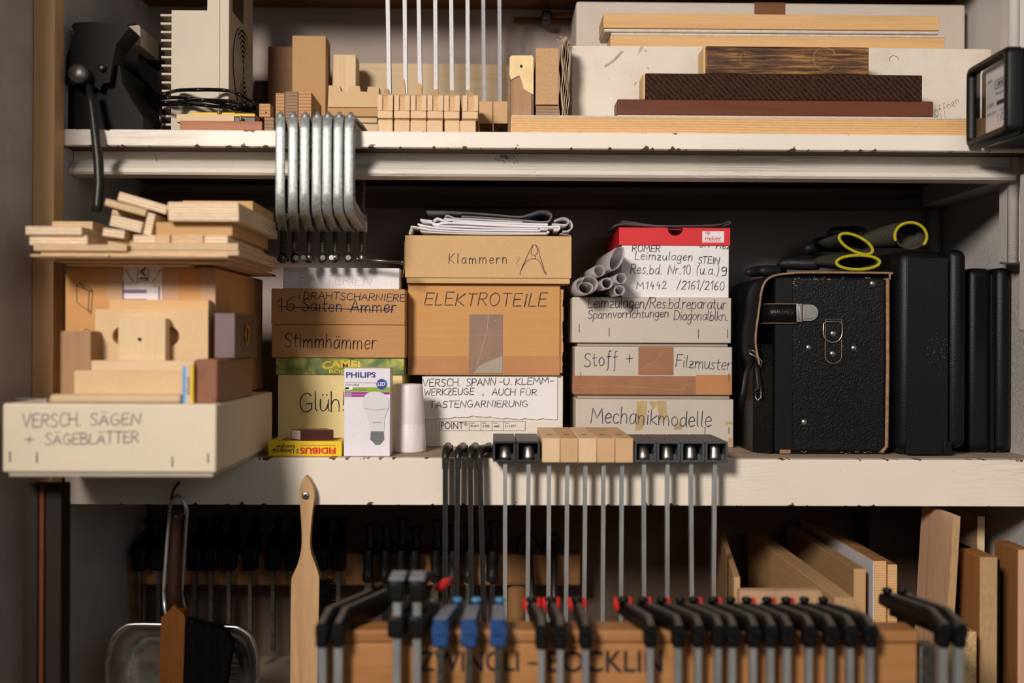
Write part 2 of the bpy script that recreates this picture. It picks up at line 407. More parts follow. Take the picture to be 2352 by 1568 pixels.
def m_speck():
    t = NT('stained_white_carton'); v = t.coord((1,1,1), False); f = t.noise(v, 9, 6, .65)
    col = t.ramp(f, [(.28, C(206,192,172)), (.5, C(226,216,202)), (.7, C(232,224,212))])
    d = t.noise(v, 85, 2); col = t.mix(t.math('MULTIPLY', t.math('GREATER_THAN', d, .745), .7), col, C(150,120,92))
    return t.out(col, .8, 0, .2)
M['carton'] = m_speck()
def m_trace():
    t = NT('tracing_paper'); tr = t.n('ShaderNodeBsdfTransparent'); tl = t.n('ShaderNodeBsdfTranslucent'); mx = t.n('ShaderNodeMixShader'); m2 = t.n('ShaderNodeMixShader')
    tl.inputs[0].default_value = C(226,222,224); t.b.inputs['Base Color'].default_value = C(226,222,224); t.b.inputs['Roughness'].default_value = .45
    mx.inputs[0].default_value = .4; t.l(t.b.outputs[0], mx.inputs[1]); t.l(tl.outputs[0], mx.inputs[2])
    m2.inputs[0].default_value = .38; t.l(mx.outputs[0], m2.inputs[1]); t.l(tr.outputs[0], m2.inputs[2])
    t.l(m2.outputs[0], t.t.nodes['Material Output'].inputs[0]); return t.m
M['trace'] = m_trace()
def m_clear(name, k, c=(1,1,1,1), film=False):
    t = NT(name); tr = t.n('ShaderNodeBsdfTransparent'); tr.inputs[0].default_value = c; gl = t.b if film else t.n('ShaderNodeBsdfGlossy'); gl.inputs['Roughness'].default_value = .12
    mx = t.n('ShaderNodeMixShader'); mx.inputs[0].default_value = k; t.l(tr.outputs[0], mx.inputs[1]); t.l(gl.outputs[0], mx.inputs[2])
    t.l(mx.outputs[0], t.t.nodes['Material Output'].inputs[0]); return t.m
M['glass'] = m_clear('meter_glass', .08); M['clear'] = m_clear('clear_packing_tape', .12, (.995,.99,.985,1), True)

# ------------------------------------------------------------ writing: single-stroke hand and printed letters
G = {}
def _g(ch, s):
    w, st = s.split(';', 1); L = []
    for k in st.split('|'):
        sm = k[0] == '~'; k = k.lstrip('~')
        L.append((sm, [tuple(map(float, q.split(','))) for q in k.split()]))
    G[ch] = (float(w), L)
for _l in '''A 7;0,0 3.5,10 7,0|1.3,3.6 5.8,3.6
B 6;0,0 0,10|~0,10 4.5,9.5 4.5,6 .3,5.3 5.5,4.5 5.5,.5 0,0
C 6;~5.8,8.6 3.5,10 .8,8 .3,4 1.5,.8 4,0 6,1.2
D 6.5;0,0 .3,10|~.3,10 4.5,9 6.2,5.5 4.8,1.2 0,0
E 5.5;5.5,10 .3,10 0,0 5.5,.2|.2,5.2 4.8,5.4
F 5.5;5.5,10 .3,10 0,0|.2,5.2 4.5,5.4
G 7;~6,8.4 3.8,10 1,8.2 .2,4.5 1.5,.8 4,0 6.3,1.5 6.4,4.3|6.6,4.4 3.8,4.2
H 6.5;0,0 .3,10|6.3,0 6.5,10|.2,5 6.4,5.2
I 1.5;.7,0 .9,10
K 6;0,0 .4,10|5.8,10 .4,4.6 6,0
L 5;.5,10 0,0 5,.3
M 8.5;0,0 1,10 4.2,3 7.4,10 8.5,0
N 7;0,0 .6,10 6.2,0 7,10
O 7;~3.5,10 .8,8 .2,4.5 1.5,.8 3.8,0 6.2,2 6.8,5.8 5.5,9 3.5,10
P 5.5;0,0 .3,10|~.3,10 4.5,9.6 5.5,7.3 4,5 .2,4.6
R 6;0,0 .3,10|~.3,10 4.6,9.7 5.3,7.3 3.8,5.4 .2,5|2,5.1 6,0
S 5.5;~5.3,8.8 3.3,10 .9,8.8 .9,6.6 3,5.2 4.9,3.7 4.8,1.2 2.5,0 0,1
T 6;0,10 6.2,10|3,10 2.8,0
U 6.5;~.3,10 .2,3.5 1.5,.3 4.2,.3 6,3.2 6.3,10
V 6.5;0,10 3,0 6.5,10
W 9;0,10 2.2,0 4.7,8 6.6,0 9,10
Z 6;.3,10 6,10 0,0 6.2,.2|1.2,5 5,5.2
Ä 7;0,0 3.5,8.6 7,0|1.3,3.2 5.8,3.2|2,10.8 2.1,11.6|5,10.8 5.1,11.6
Ü 6.5;~.3,9 .2,3.5 1.5,.3 4.2,.3 6,3.2 6.3,9|2,10.6 2.1,11.4|4.6,10.6 4.7,11.4
Ö 7;~3.5,8.6 .8,7 .2,4 1.5,.8 3.8,0 6.2,2 6.8,5 5.5,7.8 3.5,8.6|2.2,10.4 2.3,11.2|4.8,10.4 4.9,11.2
a 5;~4.6,5.4 2.8,6.1 .7,4.6 .4,1.6 1.8,0 3.8,1.2 4.6,4|~4.7,6 4.6,2 5.2,0
ä 5;~4.6,5.4 2.8,6.1 .7,4.6 .4,1.6 1.8,0 3.8,1.2 4.6,4|~4.7,6 4.6,2 5.2,0|1.6,8 1.7,8.6|3.8,8 3.9,8.6
b 4.8;.3,10 .2,0|~.2,3.5 1.8,5.9 4,5.2 4.5,2.6 3,.1 .3,.6
c 4.5;~4.3,5 2.6,6 .8,4.8 .4,2 1.8,0 4.4,.9
d 5;~4.4,4.8 2.6,6 .6,4.4 .4,1.6 1.8,0 3.8,1 4.5,4|4.8,10 4.6,2 5,0
e 4.6;~.5,3 4.2,3.6 3.8,5.6 2.2,6 .6,4.4 .5,1.6 2,0 4.5,1
f 4;~4,9.4 2.8,10 1.9,8.5 1.6,4 1.3,-2.5 .3,-3.6|.2,5.8 3.6,6
g 5;~4.4,5.2 2.6,6 .6,4.4 .5,1.6 2,.2 4,1.6 4.6,5|~4.7,6 4.5,0 4,-3 2,-4 .5,-2.6
h 5;.3,10 .2,0|~.2,3.5 1.8,5.8 3.8,5.6 4.4,3.4 4.4,0
i 1.5;.6,6 .8,0|.8,8.3 .9,8.7
k 4.6;.3,10 .2,0|4.3,5.8 .4,2.9 4.6,0
l 1.8;.6,10 .6,1 1.4,0
m 8;.2,6 .4,0|~.4,3.5 1.8,5.8 3.4,5.4 3.8,3.4 3.8,0|~3.8,3.5 5.3,5.8 6.9,5.4 7.4,3.4 7.5,0
n 5;.2,6 .4,0|~.4,3.5 1.9,5.8 3.8,5.4 4.3,3.4 4.4,0
o 5;~2.5,6 .7,4.6 .5,1.8 2.3,0 4.4,1.6 4.4,4.6 2.5,6
p 4.8;.4,6 .1,-4|~.3,4 1.9,5.9 4,5.2 4.4,2.6 3,.1 .3,.6
r 3.6;.3,6 .4,0|~.4,3.4 1.6,5.6 3.6,5.6
s 4;~3.7,5.2 2.2,6 .8,5 1.6,3.4 3.4,2.2 3.2,.5 1.6,0 .2,.8
t 3.6;1.6,9 1.4,1.4 2.4,0 3.4,.5|0,6 3.6,6.2
u 5;~.3,6 .4,1.6 1.8,0 3.6,1.2 4.4,4|4.5,6 4.5,1 5.1,0
ü 5;~.3,6 .4,1.6 1.8,0 3.6,1.2 4.4,4|4.5,6 4.5,1 5.1,0|1.4,8 1.5,8.6|3.6,8 3.7,8.6
v 4.6;.2,6 2.1,0 4.5,6
z 4.6;.3,5.8 4.3,5.8 .2,0 4.6,.2|.9,3 3.8,3.1
0 5;~2.6,10 .8,8.4 .3,5 .9,1.4 2.6,0 4.4,1.6 4.8,5 4.2,8.6 2.6,10
1 3;0,7.2 2.3,10 2.2,0
2 5;~.4,7.8 1.8,9.9 4,9.2 4.3,7 2.2,3 .1,.1|.1,.1 5,.3
4 5;2,10 .2,4 5,4.2|3.6,6.6 3.4,0
6 4.8;~4,9.8 1.6,7.6 .4,3.4 1.2,.4 3.4,.1 4.5,2.4 3.2,4.6 .7,3.6
7 5;.2,9.8 5,10 1.8,0|1.4,5 4.4,5.2
9 4.8;~4.3,8.4 2.4,10 .6,8 1.4,5.4 3.4,5.6 4.4,8|~4.5,8.6 4.3,3 3.4,.4 1,.2
+ 5;2.5,1.2 2.5,7|0,4 5,4.2
- 4;0,4.2 4,4.4
/ 4;0,-1.5 4,10.5
( 2.6;~2.4,11.5 .6,8 .3,3.5 1.8,-1.5
) 2.6;~.2,11.5 2,8 2.2,3.5 .6,-1.5
. 1.5;.5,0 .8,.5
, 2;.9,.8 .3,-1.6
' 1.2;.6,10.5 .5,7.8
! 1.5;.7,10 .6,3|.6,.5 .7,0'''.split('\n'):
    _g(_l[0], _l[2:])
G[' '] = (4, [])

def smooth_pts(p, k=5):
    out = []; n = len(p)
    for i in range(n-1):
        a, b, c, d = p[max(i-1,0)], p[i], p[i+1], p[min(i+2,n-1)]
        for j in range(k):
            t = j/k
            out.append(tuple(.5*(2*b[q] + (c[q]-a[q])*t + (2*a[q]-5*b[q]+4*c[q]-d[q])*t*t + (3*b[q]-a[q]-3*c[q]+d[q])*t**3) for q in (0,1)))
    out.append(p[-1]); return out
def ribbon(mb, pts, w, mp, i0=0):
    """pen stroke of width w through 2-D points, put on a surface by mp(u, v)"""
    n = len(pts); L, R = [], []
    for i in range(n):
        a, b = pts[max(i-1,0)], pts[min(i+1,n-1)]
        dx, dy = b[0]-a[0], b[1]-a[1]; l = math.hypot(dx, dy) or 1
        ww = w*.82*(.42+.16*noise.noise((pts[i][0]*.05+i0, pts[i][1]*.05, i0*.7)))
        nx, ny = -dy/l*ww, dx/l*ww; x, y = pts[i]
        if i == 0: x -= dx/l*ww*.8; y -= dy/l*ww*.8
        if i == n-1: x += dx/l*ww*.8; y += dy/l*ww*.8
        L.append(mb.v(mp(x+nx, y+ny))); R.append(mb.v(mp(x-nx, y-ny)))
    for i in range(n-1): mb.f((L[i], R[i], R[i+1], L[i+1]), False)
def fr(Y, eps=.0005): return lambda x, y: P(x, y, Y) - Vector((0, eps, 0))
def hand(mb, text, x0, y0, x1, y1, h, w, mp, slant=.06, gap=1.7, jit=.35):
    """baseline from pixel (x0,y0) to (x1,y1), capital height h pixels"""
    tot = sum(G[c][0] for c in text) + gap*(len(text)-1); sx = math.hypot(x1-x0, y1-y0)/tot; sy = h/10.0
    ca, sa = (x1-x0)/math.hypot(x1-x0, y1-y0), (y1-y0)/math.hypot(x1-x0, y1-y0); cur = 0
    rr = random.Random(text)
    for k, c in enumerate(text):
        dy = rr.uniform(-jit, jit); ds = rr.uniform(.94, 1.06); sl = slant + rr.uniform(-.04,.04)
        for sm, pl in G[c][1]:
            q = [((cur+u+sl*v_)*sx, (v_*ds+dy)*sy) for u, v_ in pl]
            if sm: q = smooth_pts(q)
            else:
                r2 = []
                for i in range(len(q)-1): r2 += [tuple(q[i][z]*(1-t)+q[i+1][z]*t for z in (0,1)) for t in (0,.33,.66)]
                q = r2 + [q[-1]]
            ribbon(mb, [(x0+u*ca+v_*sa, y0+u*sa-v_*ca) for u, v_ in q], w, mp, rr.random()*9)
        cur += G[c][0] + gap
def letters(text, bold=0.0, shear=0.0):
    cu = bpy.data.curves.new('type', 'FONT'); cu.body = text; cu.size = 1; cu.resolution_u = 3; cu.offset = bold; cu.shear = shear
    ob = bpy.data.objects.new('type', cu); me = bpy.data.meshes.new_from_object(ob)
    V_ = [(v.co.x, v.co.y) for v in me.vertices]; F_ = [list(p.vertices) for p in me.polygons]
    bpy.data.objects.remove(ob); bpy.data.curves.remove(cu); bpy.data.meshes.remove(me)
    return V_, F_
def typeset(mb, text, x0, yt, x1, yb, mp, bold=0.0, rot=False, shear=0.0, warp=None):
    V_, F_ = letters(text, bold, shear)
    if not V_: return
    ax, bx = min(v[0] for v in V_), max(v[0] for v in V_); ay, by = min(v[1] for v in V_), max(v[1] for v in V_)
    vs = []
    for a, b in V_:
        u = (a-ax)/(bx-ax or 1); w = (b-ay)/(by-ay or 1)
        if rot: u, w = 1-u, 1-w
        X, Y_ = x0+(x1-x0)*u, yb+(yt-yb)*w
        if warp: X, Y_ = warp(X, Y_, u, w)
        vs.append(mb.v(mp(X, Y_)))
    for f in F_: mb.f([vs[i] for i in f], False)
def patch(mb, pts, mp, n=1):
    """flat printed or stuck-on shape"""
    mb.f([mb.v(mp(*p)) for p in pts], False)
def rect(mb, x0, y0, x1, y1, mp): patch(mb, [(x0,y1),(x1,y1),(x1,y0),(x0,y0)], mp)
def disc(mb, x, y, rx, ry, mp, n=28, a0=0, a1=6.28319):
    patch(mb, [(x+rx*math.cos(a0+(a1-a0)*k/n), y+ry*math.sin(a0+(a1-a0)*k/n)) for k in range(n if a1-a0 > 6 else n+1)], mp)
def slab(mb, x0, y0, x1, y1, Y, th=.0004):
    """tape or paper of real thickness stuck on the face at y = Y"""
    a, b = P(x0,y1,Y), P(x1,y0,Y); mb.box((a.x, Y-th, a.z), (b.x, Y-.00002, b.z))

# boxes given by the pixels of their front face
def pbox(name, mat, x0, y0, x1, y1, Y, depth, label=None, cat=None, group=None, zb=None, zt=None, bev=.0008, parent=None, seg=2):
    ym = (y0+y1)/2; xm = (x0+x1)/2
    ax, bx = P(x0,ym,Y).x, P(x1,ym,Y).x
    z0 = P(xm,y1,Y).z if zb is None else zb
    z1 = P(xm,y0,Y).z if zt is None else zt
    mb = MB(); mb.box((ax,Y,z0), (bx,Y+depth,z1), bev, seg)
    o = mb.build(name, mat, parent)
    if label: tag(o, label, cat, group)
    o_top[o.name] = z1
    return o
o_top = {}
def top(o): return o_top[o.name]

# ------------------------------------------------------------ the niche
ZU = P(1176, 303, 1.6).z          # top of the upper shelf
ZM = P(1176, 1053, 1.6).z         # top of the middle shelf
YB = 2.0                          # rear wall
XL, XR = -.598, .765
mb = MB(); mb.box((-2.75,-3.35,2.75), (2.75,YB+.12,2.85)); struct(mb.build('ceiling', M['room']))
mb = MB(); mb.box((-2.75,-3.35,0), (2.75,-3.2,2.75)); struct(mb.build('wall_front', M['room']))
mb = MB(); mb.box((-2.75,-3.2,0), (-2.6,1.22,2.75)); struct(mb.build('wall_room_left', M['room']))
mb = MB(); mb.box((2.6,-3.2,0), (2.75,1.40,2.75)); struct(mb.build('wall_room_right', M['room']))
mb = MB(); mb.box((-2.75,YB,0), (2.75,YB+.12,2.75)); struct(mb.build('wall_back', M['wall']))
mb = MB(); mb.prism([(-2.75,1.22),(-.622,1.22),(-.622,1.6005),(XL,1.6005),(XL,YB),(-2.75,YB)], 0, 2.75, 'Z'); struct(mb.build('wall_left', M['side']))
mb = MB(); mb.box((XR,1.40,0), (2.75,YB,2.75)); struct(mb.build('wall_right', M['old_white']))
mb = MB(); mb.box((-2.75,-3.35,-.1), (2.75,YB+.12,0)); struct(mb.build('floor', M['concrete']))
mb = MB(); mb.box((-.6215,1.565,0), (P(122.5,700,1.565).x,1.6,2.6), .001); struct(mb.build('trim_1', M['batten']))
a = P(2313,560,1.66).x
mb = MB(); zq = P(2335,618,1.70).z+.006; mb.box((a,1.655,zq), (XR-.0005,1.69,2.6), .004); mb.cyl((a+.006,1.655,zq),(a+.006,1.655,2.6),.0075,n=14); struct(mb.build('trim_2', M['old_white']))
mb = MB(); mb.box((P(2341,600,1.585).x,1.56,P(2346,760,1.585).z), (XR+.0,1.585,1.632), .002); struct(mb.build('trim_3', M['old_white']))
mb = MB(); mb.box((XL+.0005,YB-.004,0),(XR-.0005,YB-.0002,ZM-.0275)); struct(mb.build('wall_back_lower', M['wall_low']))  # thin sheet giving the lower rear wall a darker brown
# rounded old plaster corner at the right back
mb = MB(); mb.cyl((XR-.012,YB-.012,ZM),(XR-.012,YB-.012,ZU-.03),.0118,n=16); struct(mb.build('trim_4', M['side']))

# upper shelf
x0u, x1u = XL+.001, P(2333,380,1.63).x
TU = .0224
sh = thing('wall_shelf', 'cream painted upper shelf with a moulded front edge and seven clamps on it', 'shelf', ((x0u+x1u)/2,1.8,ZU-TU))
mb = MB(); mb.box((x0u,1.6,ZU-TU), (XR-.001,1.612,ZU), .0012); mb.build('front_edge', M['paint_u'], sh, (0,1.6,ZU-TU))
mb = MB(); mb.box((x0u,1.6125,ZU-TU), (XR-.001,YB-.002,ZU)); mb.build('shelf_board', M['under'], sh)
mb = MB(); z = ZU
prof = [(1.648,z-TU-.0002),(1.670,z-TU-.0002),(1.670,1.6313),(1.632,1.6313),(1.6285,1.6345),(1.628,1.637),(1.6305,1.6405),(1.640,1.6472),(1.6455,1.6492),(1.648,1.652)]
mb.prism(prof, x0u, x1u, 'X'); mb.build('moulding', M['paint_l'], sh)
mb = MB(); mb.box((x0u,1.955,1.627), (XR-.001,1.985,1.6435)); mb.build('rear_ledger', M['ledger'], sh)
mb = MB(); mb.box((XR-.045,1.672,1.632), (XR-.001,1.954,ZU-TU-.0003), .002); mb.build('side_batten', M['old_white'], sh)
mb = MB()      # dust and hair-like scuffs under the front edge
mp = fr(1.648, .0004)
rr = random.Random(3)
for k in range(70):
    x = 1160+rr.gauss(0,11); y = 354+abs(rr.gauss(0,9)); ribbon(mb, [(x,y),(x+rr.uniform(-4,4),y+rr.uniform(1,5))], 1.0, mp, k)
ribbon(mb, smooth_pts([(1176,354),(1186,366),(1192,378)]), 1.2, mp); ribbon(mb, smooth_pts([(349,352),(358,358),(360,372)]), 1.2, mp)
mb.build('scuff_mark', M['ink_g'], sh)

# middle shelf
xl2 = P(148, 1120, 1.6).x
sm_ = thing('wall_shelf', 'cream painted middle shelf with a tall chipped fascia holding boxes and cases', 'shelf', (0,1.8,ZM-.0645))
mb = MB(); mb.box((xl2,1.6,ZM-.0645), (XR-.001,1.622,ZM), .0012); mb.build('fascia', M['paint_m'], sm_, (0,1.6,ZM-.0645))
mb = MB(); mb.box((XL+.001,1.6225,ZM-.026), (XR-.001,YB-.002,ZM)); mb.build('shelf_board', M['shelf_top'], sm_)
# top shelf, above the frame
mb = MB(); mb.box((XL+.001,1.735,P(1000,9,YB-.03).z+.0), (XR-.001,YB-.002,P(1000,9,YB-.03).z+.03))
tag(mb.build('wall_shelf', M['brown_bd']), 'dark brown topmost shelf whose underside shows at the top of the photo', 'shelf')
# base cabinet the boards below stand on
ZB = .86
cb = thing('base_cabinet', 'low grey cabinet under the boards at the bottom of the niche', 'cabinet', (0,1.7,0))
mb = MB(); mb.box((XL+.0015,1.42,ZB-.03), (XR-.003,YB-.005,ZB), .002); mb.build('worktop', M['shelf_top'], cb)
mb = MB(); mb.box((XL+.0015,1.46,.0), (XR-.003,YB-.005,ZB-.0305)); mb.build('carcass', M['panel_dk'], cb)

# ============================================================ UPPER SHELF
# ---- vise
vz = thing('bench_vise', 'dark rusty cast iron bench vise with a long hanging handle', 'vise', (P(240,295,1.7).x,1.72,ZU))
Yv = 1.63
def pv(x, y, Y=Yv): p = P(x,y,Y); return (p.x, p.z)
mb = MB(); mb.prism([(pv(150,296)[0],ZU),(pv(330,296)[0],ZU),pv(330,270),pv(300,225),pv(282,190),pv(276,150),pv(165,150),pv(163,190),pv(152,230)], 1.628, 1.80)
mb.build('base', M['rust'], vz)
mb = MB(); mb.prism([pv(181,60),pv(230,58),pv(300,64),pv(306,72),pv(292,90),pv(276,110),pv(268,150),pv(262,196),pv(246,198),pv(240,214),pv(228,205),pv(200,205),pv(163,200),pv(165,135),pv(176,108),pv(182,84),pv(174,68)], 1.612, 1.66)
mb.build('front_jaw', M['rust'], vz)
mb = MB(); q = lambda x,y: pv(x,y,1.80)
mb.prism([q(240,90),q(330,72),q(352,88),q(354,128),q(346,138),q(338,142),q(340,185),q(352,198),q(374,222),q(372,296),q(240,297)], 1.755, 1.86)
mb.build('rear_jaw', M['rust'], vz)
mb = MB(); a, b = pv(306,70,1.69), pv(334,114,1.69); mb.prism([pv(305,72,1.69),pv(330,68,1.69),pv(335,74,1.69),pv(335,115,1.69),pv(305,111,1.69),pv(308,92,1.69)], 1.664, 1.754); o = mb.build('jaw_plate', M['card_gd'], vz); o['label'] = 'bright steel jaw plate'
mb = MB(); p = P(184,172,1.6); mb.lathe((p.x,1.59,p.z), [(.0005,-.0022),(.0115,-.0018),(.0137,.0008),(.0140,.004),(.0135,.022)], 'Y'); mb.build('spindle_head', M['zincd'], vz)
mb = MB(); p = P(229,152,1.6); mb.lathe((p.x,1.606,p.z), [(.002,0),(.005,.001),(.005,.008)], 'Y'); mb.build('bolt', M['iron'], vz)
mb = MB(); pts = [P(203,196,1.588),P(210,240,1.585),P(218,300,1.58),P(226,370,1.575),P(228,420,1.572),P(224,470,1.57),P(222,486,1.57)]
mb.tube(pts, [.0042,.0046,.006,.0068,.0066,.0062,.0072], 12); mb.build('handle', M['iron'], vz)

# ---- beige heat-sink device
hs = thing('power_amplifier', 'beige metal device with heat sink fins and a round fan grille', 'device', (P(455,295,1.7).x,1.76,ZU))
Yh = 1.70
a = P(393,295,Yh); b = P(504,24,Yh); c = P(476,24,Yh); d = P(527,24,Yh)
mb = MB(); mb.prism([(a.x,ZU),(b.x,ZU),(b.x,1.965),(P(478,0,Yh).x,1.965),(c.x,c.z),(a.x,c.z)], Yh, Yh+.165); mb.build('housing', M['beige'], hs)
mb = MB(); mb.box((b.x+.0004,Yh-.001,ZU), (d.x,Yh+.165,1.965), .0012); mb.build('fan_panel', M['beige'], hs)
xs = d.x
mb = MB(); mb.loft([[(xs-.004, Yh+.085+.062*math.cos(t*.2618), P(555,160,Yh+.085).z+.062*math.sin(t*.2618)) for t in range(24)], [(xs+.0006, Yh+.085+.062*math.cos(t*.2618), P(555,160,Yh+.085).z+.062*math.sin(t*.2618)) for t in range(24)]])
mb.build('fan_opening', M['blackg'], hs)
mb = MB(); zc = P(555,160,Yh+.085).z
for k in range(8):
    r = .061-.0074*k
    mb.tube([(xs+.002, Yh+.085+r*math.cos(t*.19635), zc+r*math.sin(t*.19635)) for t in range(32)], .0014, 6, True)
for k in range(4):
    t = .785+1.5708*k; mb.tube([(xs+.002, Yh+.085+.008*math.cos(t), zc+.008*math.sin(t)), (xs+.002, Yh+.085+.062*math.cos(t), zc+.062*math.sin(t))], .0014, 6)
mb.build('fan_grille', M['beige'], hs)
mb = MB()
mb.box((xs-.001,Yh+.02,1.885),(xs+.0008,Yh+.09,1.925)); mb.build('vent_slot', M['dk_box'], hs)
for k in range(14):
    y = 33+k*19.35; z = P(380,y,Yh).z
    mb = MB(); mb.box((P(366+k*.4,y,Yh).x,Yh+.004,z-.0018), (a.x+.0003,Yh+.16,z+.0018), .0006, 1); mb.build('cooling_fin', M['beige'], hs)

# ---- black cable
mb = MB()
def coil(px, r=.0028, Y0=1.675):
    mb.tube([P(x,y,Y0-.012*math.sin(3.14*i/(len(px)-1))-.0) for i,(x,y) in enumerate(smooth_pts(px,6))], r, 8)
coil([(368,222),(400,209),(450,206),(520,208),(560,222),(592,242)]); coil([(366,236),(410,234),(460,230),(530,233),(570,243),(594,252)], .0028, 1.672)
coil([(368,226),(420,224),(480,232),(520,241),(556,248),(590,254)], .0026, 1.678); coil([(368,240),(420,240),(470,242),(515,247),(548,251),(588,256)], .0026, 1.676)
for s_ in (0,1):
    mb.tube([P(368,222+14*s_,1.675),P(368,240,1.69),P(368,268,1.692),(P(370,290,1.690).x,1.690,ZU+.0035),(P(374,290,1.685).x,1.682,ZU+.0035)], .0026, 8)
tag(mb.build('power_cable', M['blackg']), 'looped black power cable lying in front of the beige device', 'cable')

# ---- odds and ends at the left of the upper shelf
Ya = 1.612
o = pbox('board', M['redwood'], 413, 277.5, 602, 296, Ya, .05, 'reddish wooden slat lying on the upper shelf', 'board', None, ZU)
o2 = pbox('board', M['birch_x'], 405, 262, 538, 277.5, Ya+.012, .04, 'pale wooden slat lying on the reddish slat', 'board', None, top(o)+.0002)
hg = thing('folding_rule', 'yellow and black folded rule lying behind two screws', 'ruler', (P(560,262,1.64).x,1.64,top(o)))
x0_, x1_ = P(541,270,1.63).x, P(588,270,1.63).x; zt_ = top(o)
mb = MB(); mb.box((x0_,1.6245,zt_+.0002),(x1_,1.655,zt_+.008), .0006,1); mb.build('dark_leaf', M['black_pl'], hg)
mb = MB(); mb.box((x0_,1.622,zt_+.0082),(x1_,1.655,zt_+.0125), .0006,1); mb.build('yellow_leaf', M['yellow'], hg)
o = pbox('pencil', M['yellow'], 438, 257.5, 540, 262, 1.638, .006, 'thin yellow pencil lying behind the pale slat', 'pencil', None, top(o2)+.0003, None, .0015)
for (x,y0_,y1_,Y_,zz) in ((502,243,260.5,1.632,top(o2)),(553,264,277,1.616,top(hg) if hg.name in o_top else zt_)):
    mb = MB(); p0 = P(x,y1_,Y_); zz += .0002; hgt = S(y1_-y0_,Y_); n = 40
    mb.cyl((p0.x,Y_,zz),(p0.x,Y_,zz+hgt),.0013,.0013,10)
    mb.tube([(p0.x+.0018*math.cos(k*1.2),Y_+.0018*math.sin(k*1.2),zz+.001+(hgt-.002)*k/n) for k in range(n)], .0005, 5)
    tag(mb.build('wood_screw', M['nickel']), 'small steel screw standing on the pale slat' if x == 502 else 'small steel screw standing at the end of the yellow rule', 'screw')
gb = pbox('plywood_block', M['endgrain_g'], 607, 268.5, 629, 297, 1.603, .02, 'grey striped wood block under the small nail holed block', 'wood block', None, ZU)
o = pbox('plywood_block', M['endgrain'], 595, 238, 621, 268.4, 1.604, .022, 'small wood block with a nail hole beside the plywood blocks', 'wood block', None, top(gb)+.0002)
mb = MB(); p = P(611,258,1.604); mb.lathe((p.x,1.6034,p.z),[(.0002,0),(.0012,0),(.0012,.003)],'Y',10); mb.build('nail_hole', M['ink'], o)
for k,(x0_,y0_,x1_,m_) in enumerate(((633,213,653.5,'endgrain'),(654.5,210,684,'endgrain_g'),(685,211,715,'endgrain'))):
    pbox('plywood_block', M[m_], x0_, y0_, x1_, 297, 1.702, .10, ('striped plywood block, left of the three behind the metal clamps','grey striped plywood block, middle of the three behind the metal clamps','striped plywood block, right of the three behind the metal clamps')[k], 'wood block', 'striped plywood blocks', ZU)

# ---- pieces of board against the wall
pbox('board', M['brown_bd'], 615, 107, 676, 290, 1.90, .02, 'dark brown board leaning at the wall left of the tall fibreboard', 'board', None, ZU)
pbox('board', M['mdf'], 671, 82, 748, 295, 1.845, .05, 'tall brown fibreboard standing against the wall', 'board', None, ZU)
pbox('case', M['dk_box'], 585, 185, 630, 290, 1.93, .05, 'dark box at the wall behind the beige device', 'box', None, ZU)
pbox('board', M['birch_z'], 763, 125, 817, 290, 1.875, .05, 'pale upright wood piece behind the notched fibreboard', 'board', None, ZU)
pbox('board', M['birch_x'], 820, 146, 1178, 290, 1.955, .018, 'long pale plywood board standing at the wall behind the bars', 'board', None, ZU)
zz = ZU
for k,(x0_,x1_,yt,m_,lb) in enumerate(((752,868,283,'birch_x','pale board, lowest of the pile behind the clamps'),(754,866,269,'birch_x','pale board, second of the pile behind the clamps'),(752,868,247,'mdf','brown board under the notched fibreboard'))):
    o = pbox('board', M[m_], x0_, yt, x1_, 290, 1.80-.004*k, .05, lb, 'board', 'pale boards behind the clamps', zz+.0002); zz = top(o)
Yn = 1.79; mb = MB(); w_ = lambda x,y: (P(x,y,Yn).x, P(x,y,Yn).z)
mb.prism([(w_(753,247)[0],zz+.0002),(w_(870,247)[0],zz+.0002),w_(870,199),w_(845,199),w_(843,211),w_(828,210),w_(826,198),w_(803,197),w_(799,210),w_(783,209),w_(780,196),w_(755,196)], Yn, Yn+.03)
tag(mb.build('board', M['mdf_l']), 'brown fibreboard with square notches cut along its top', 'board')

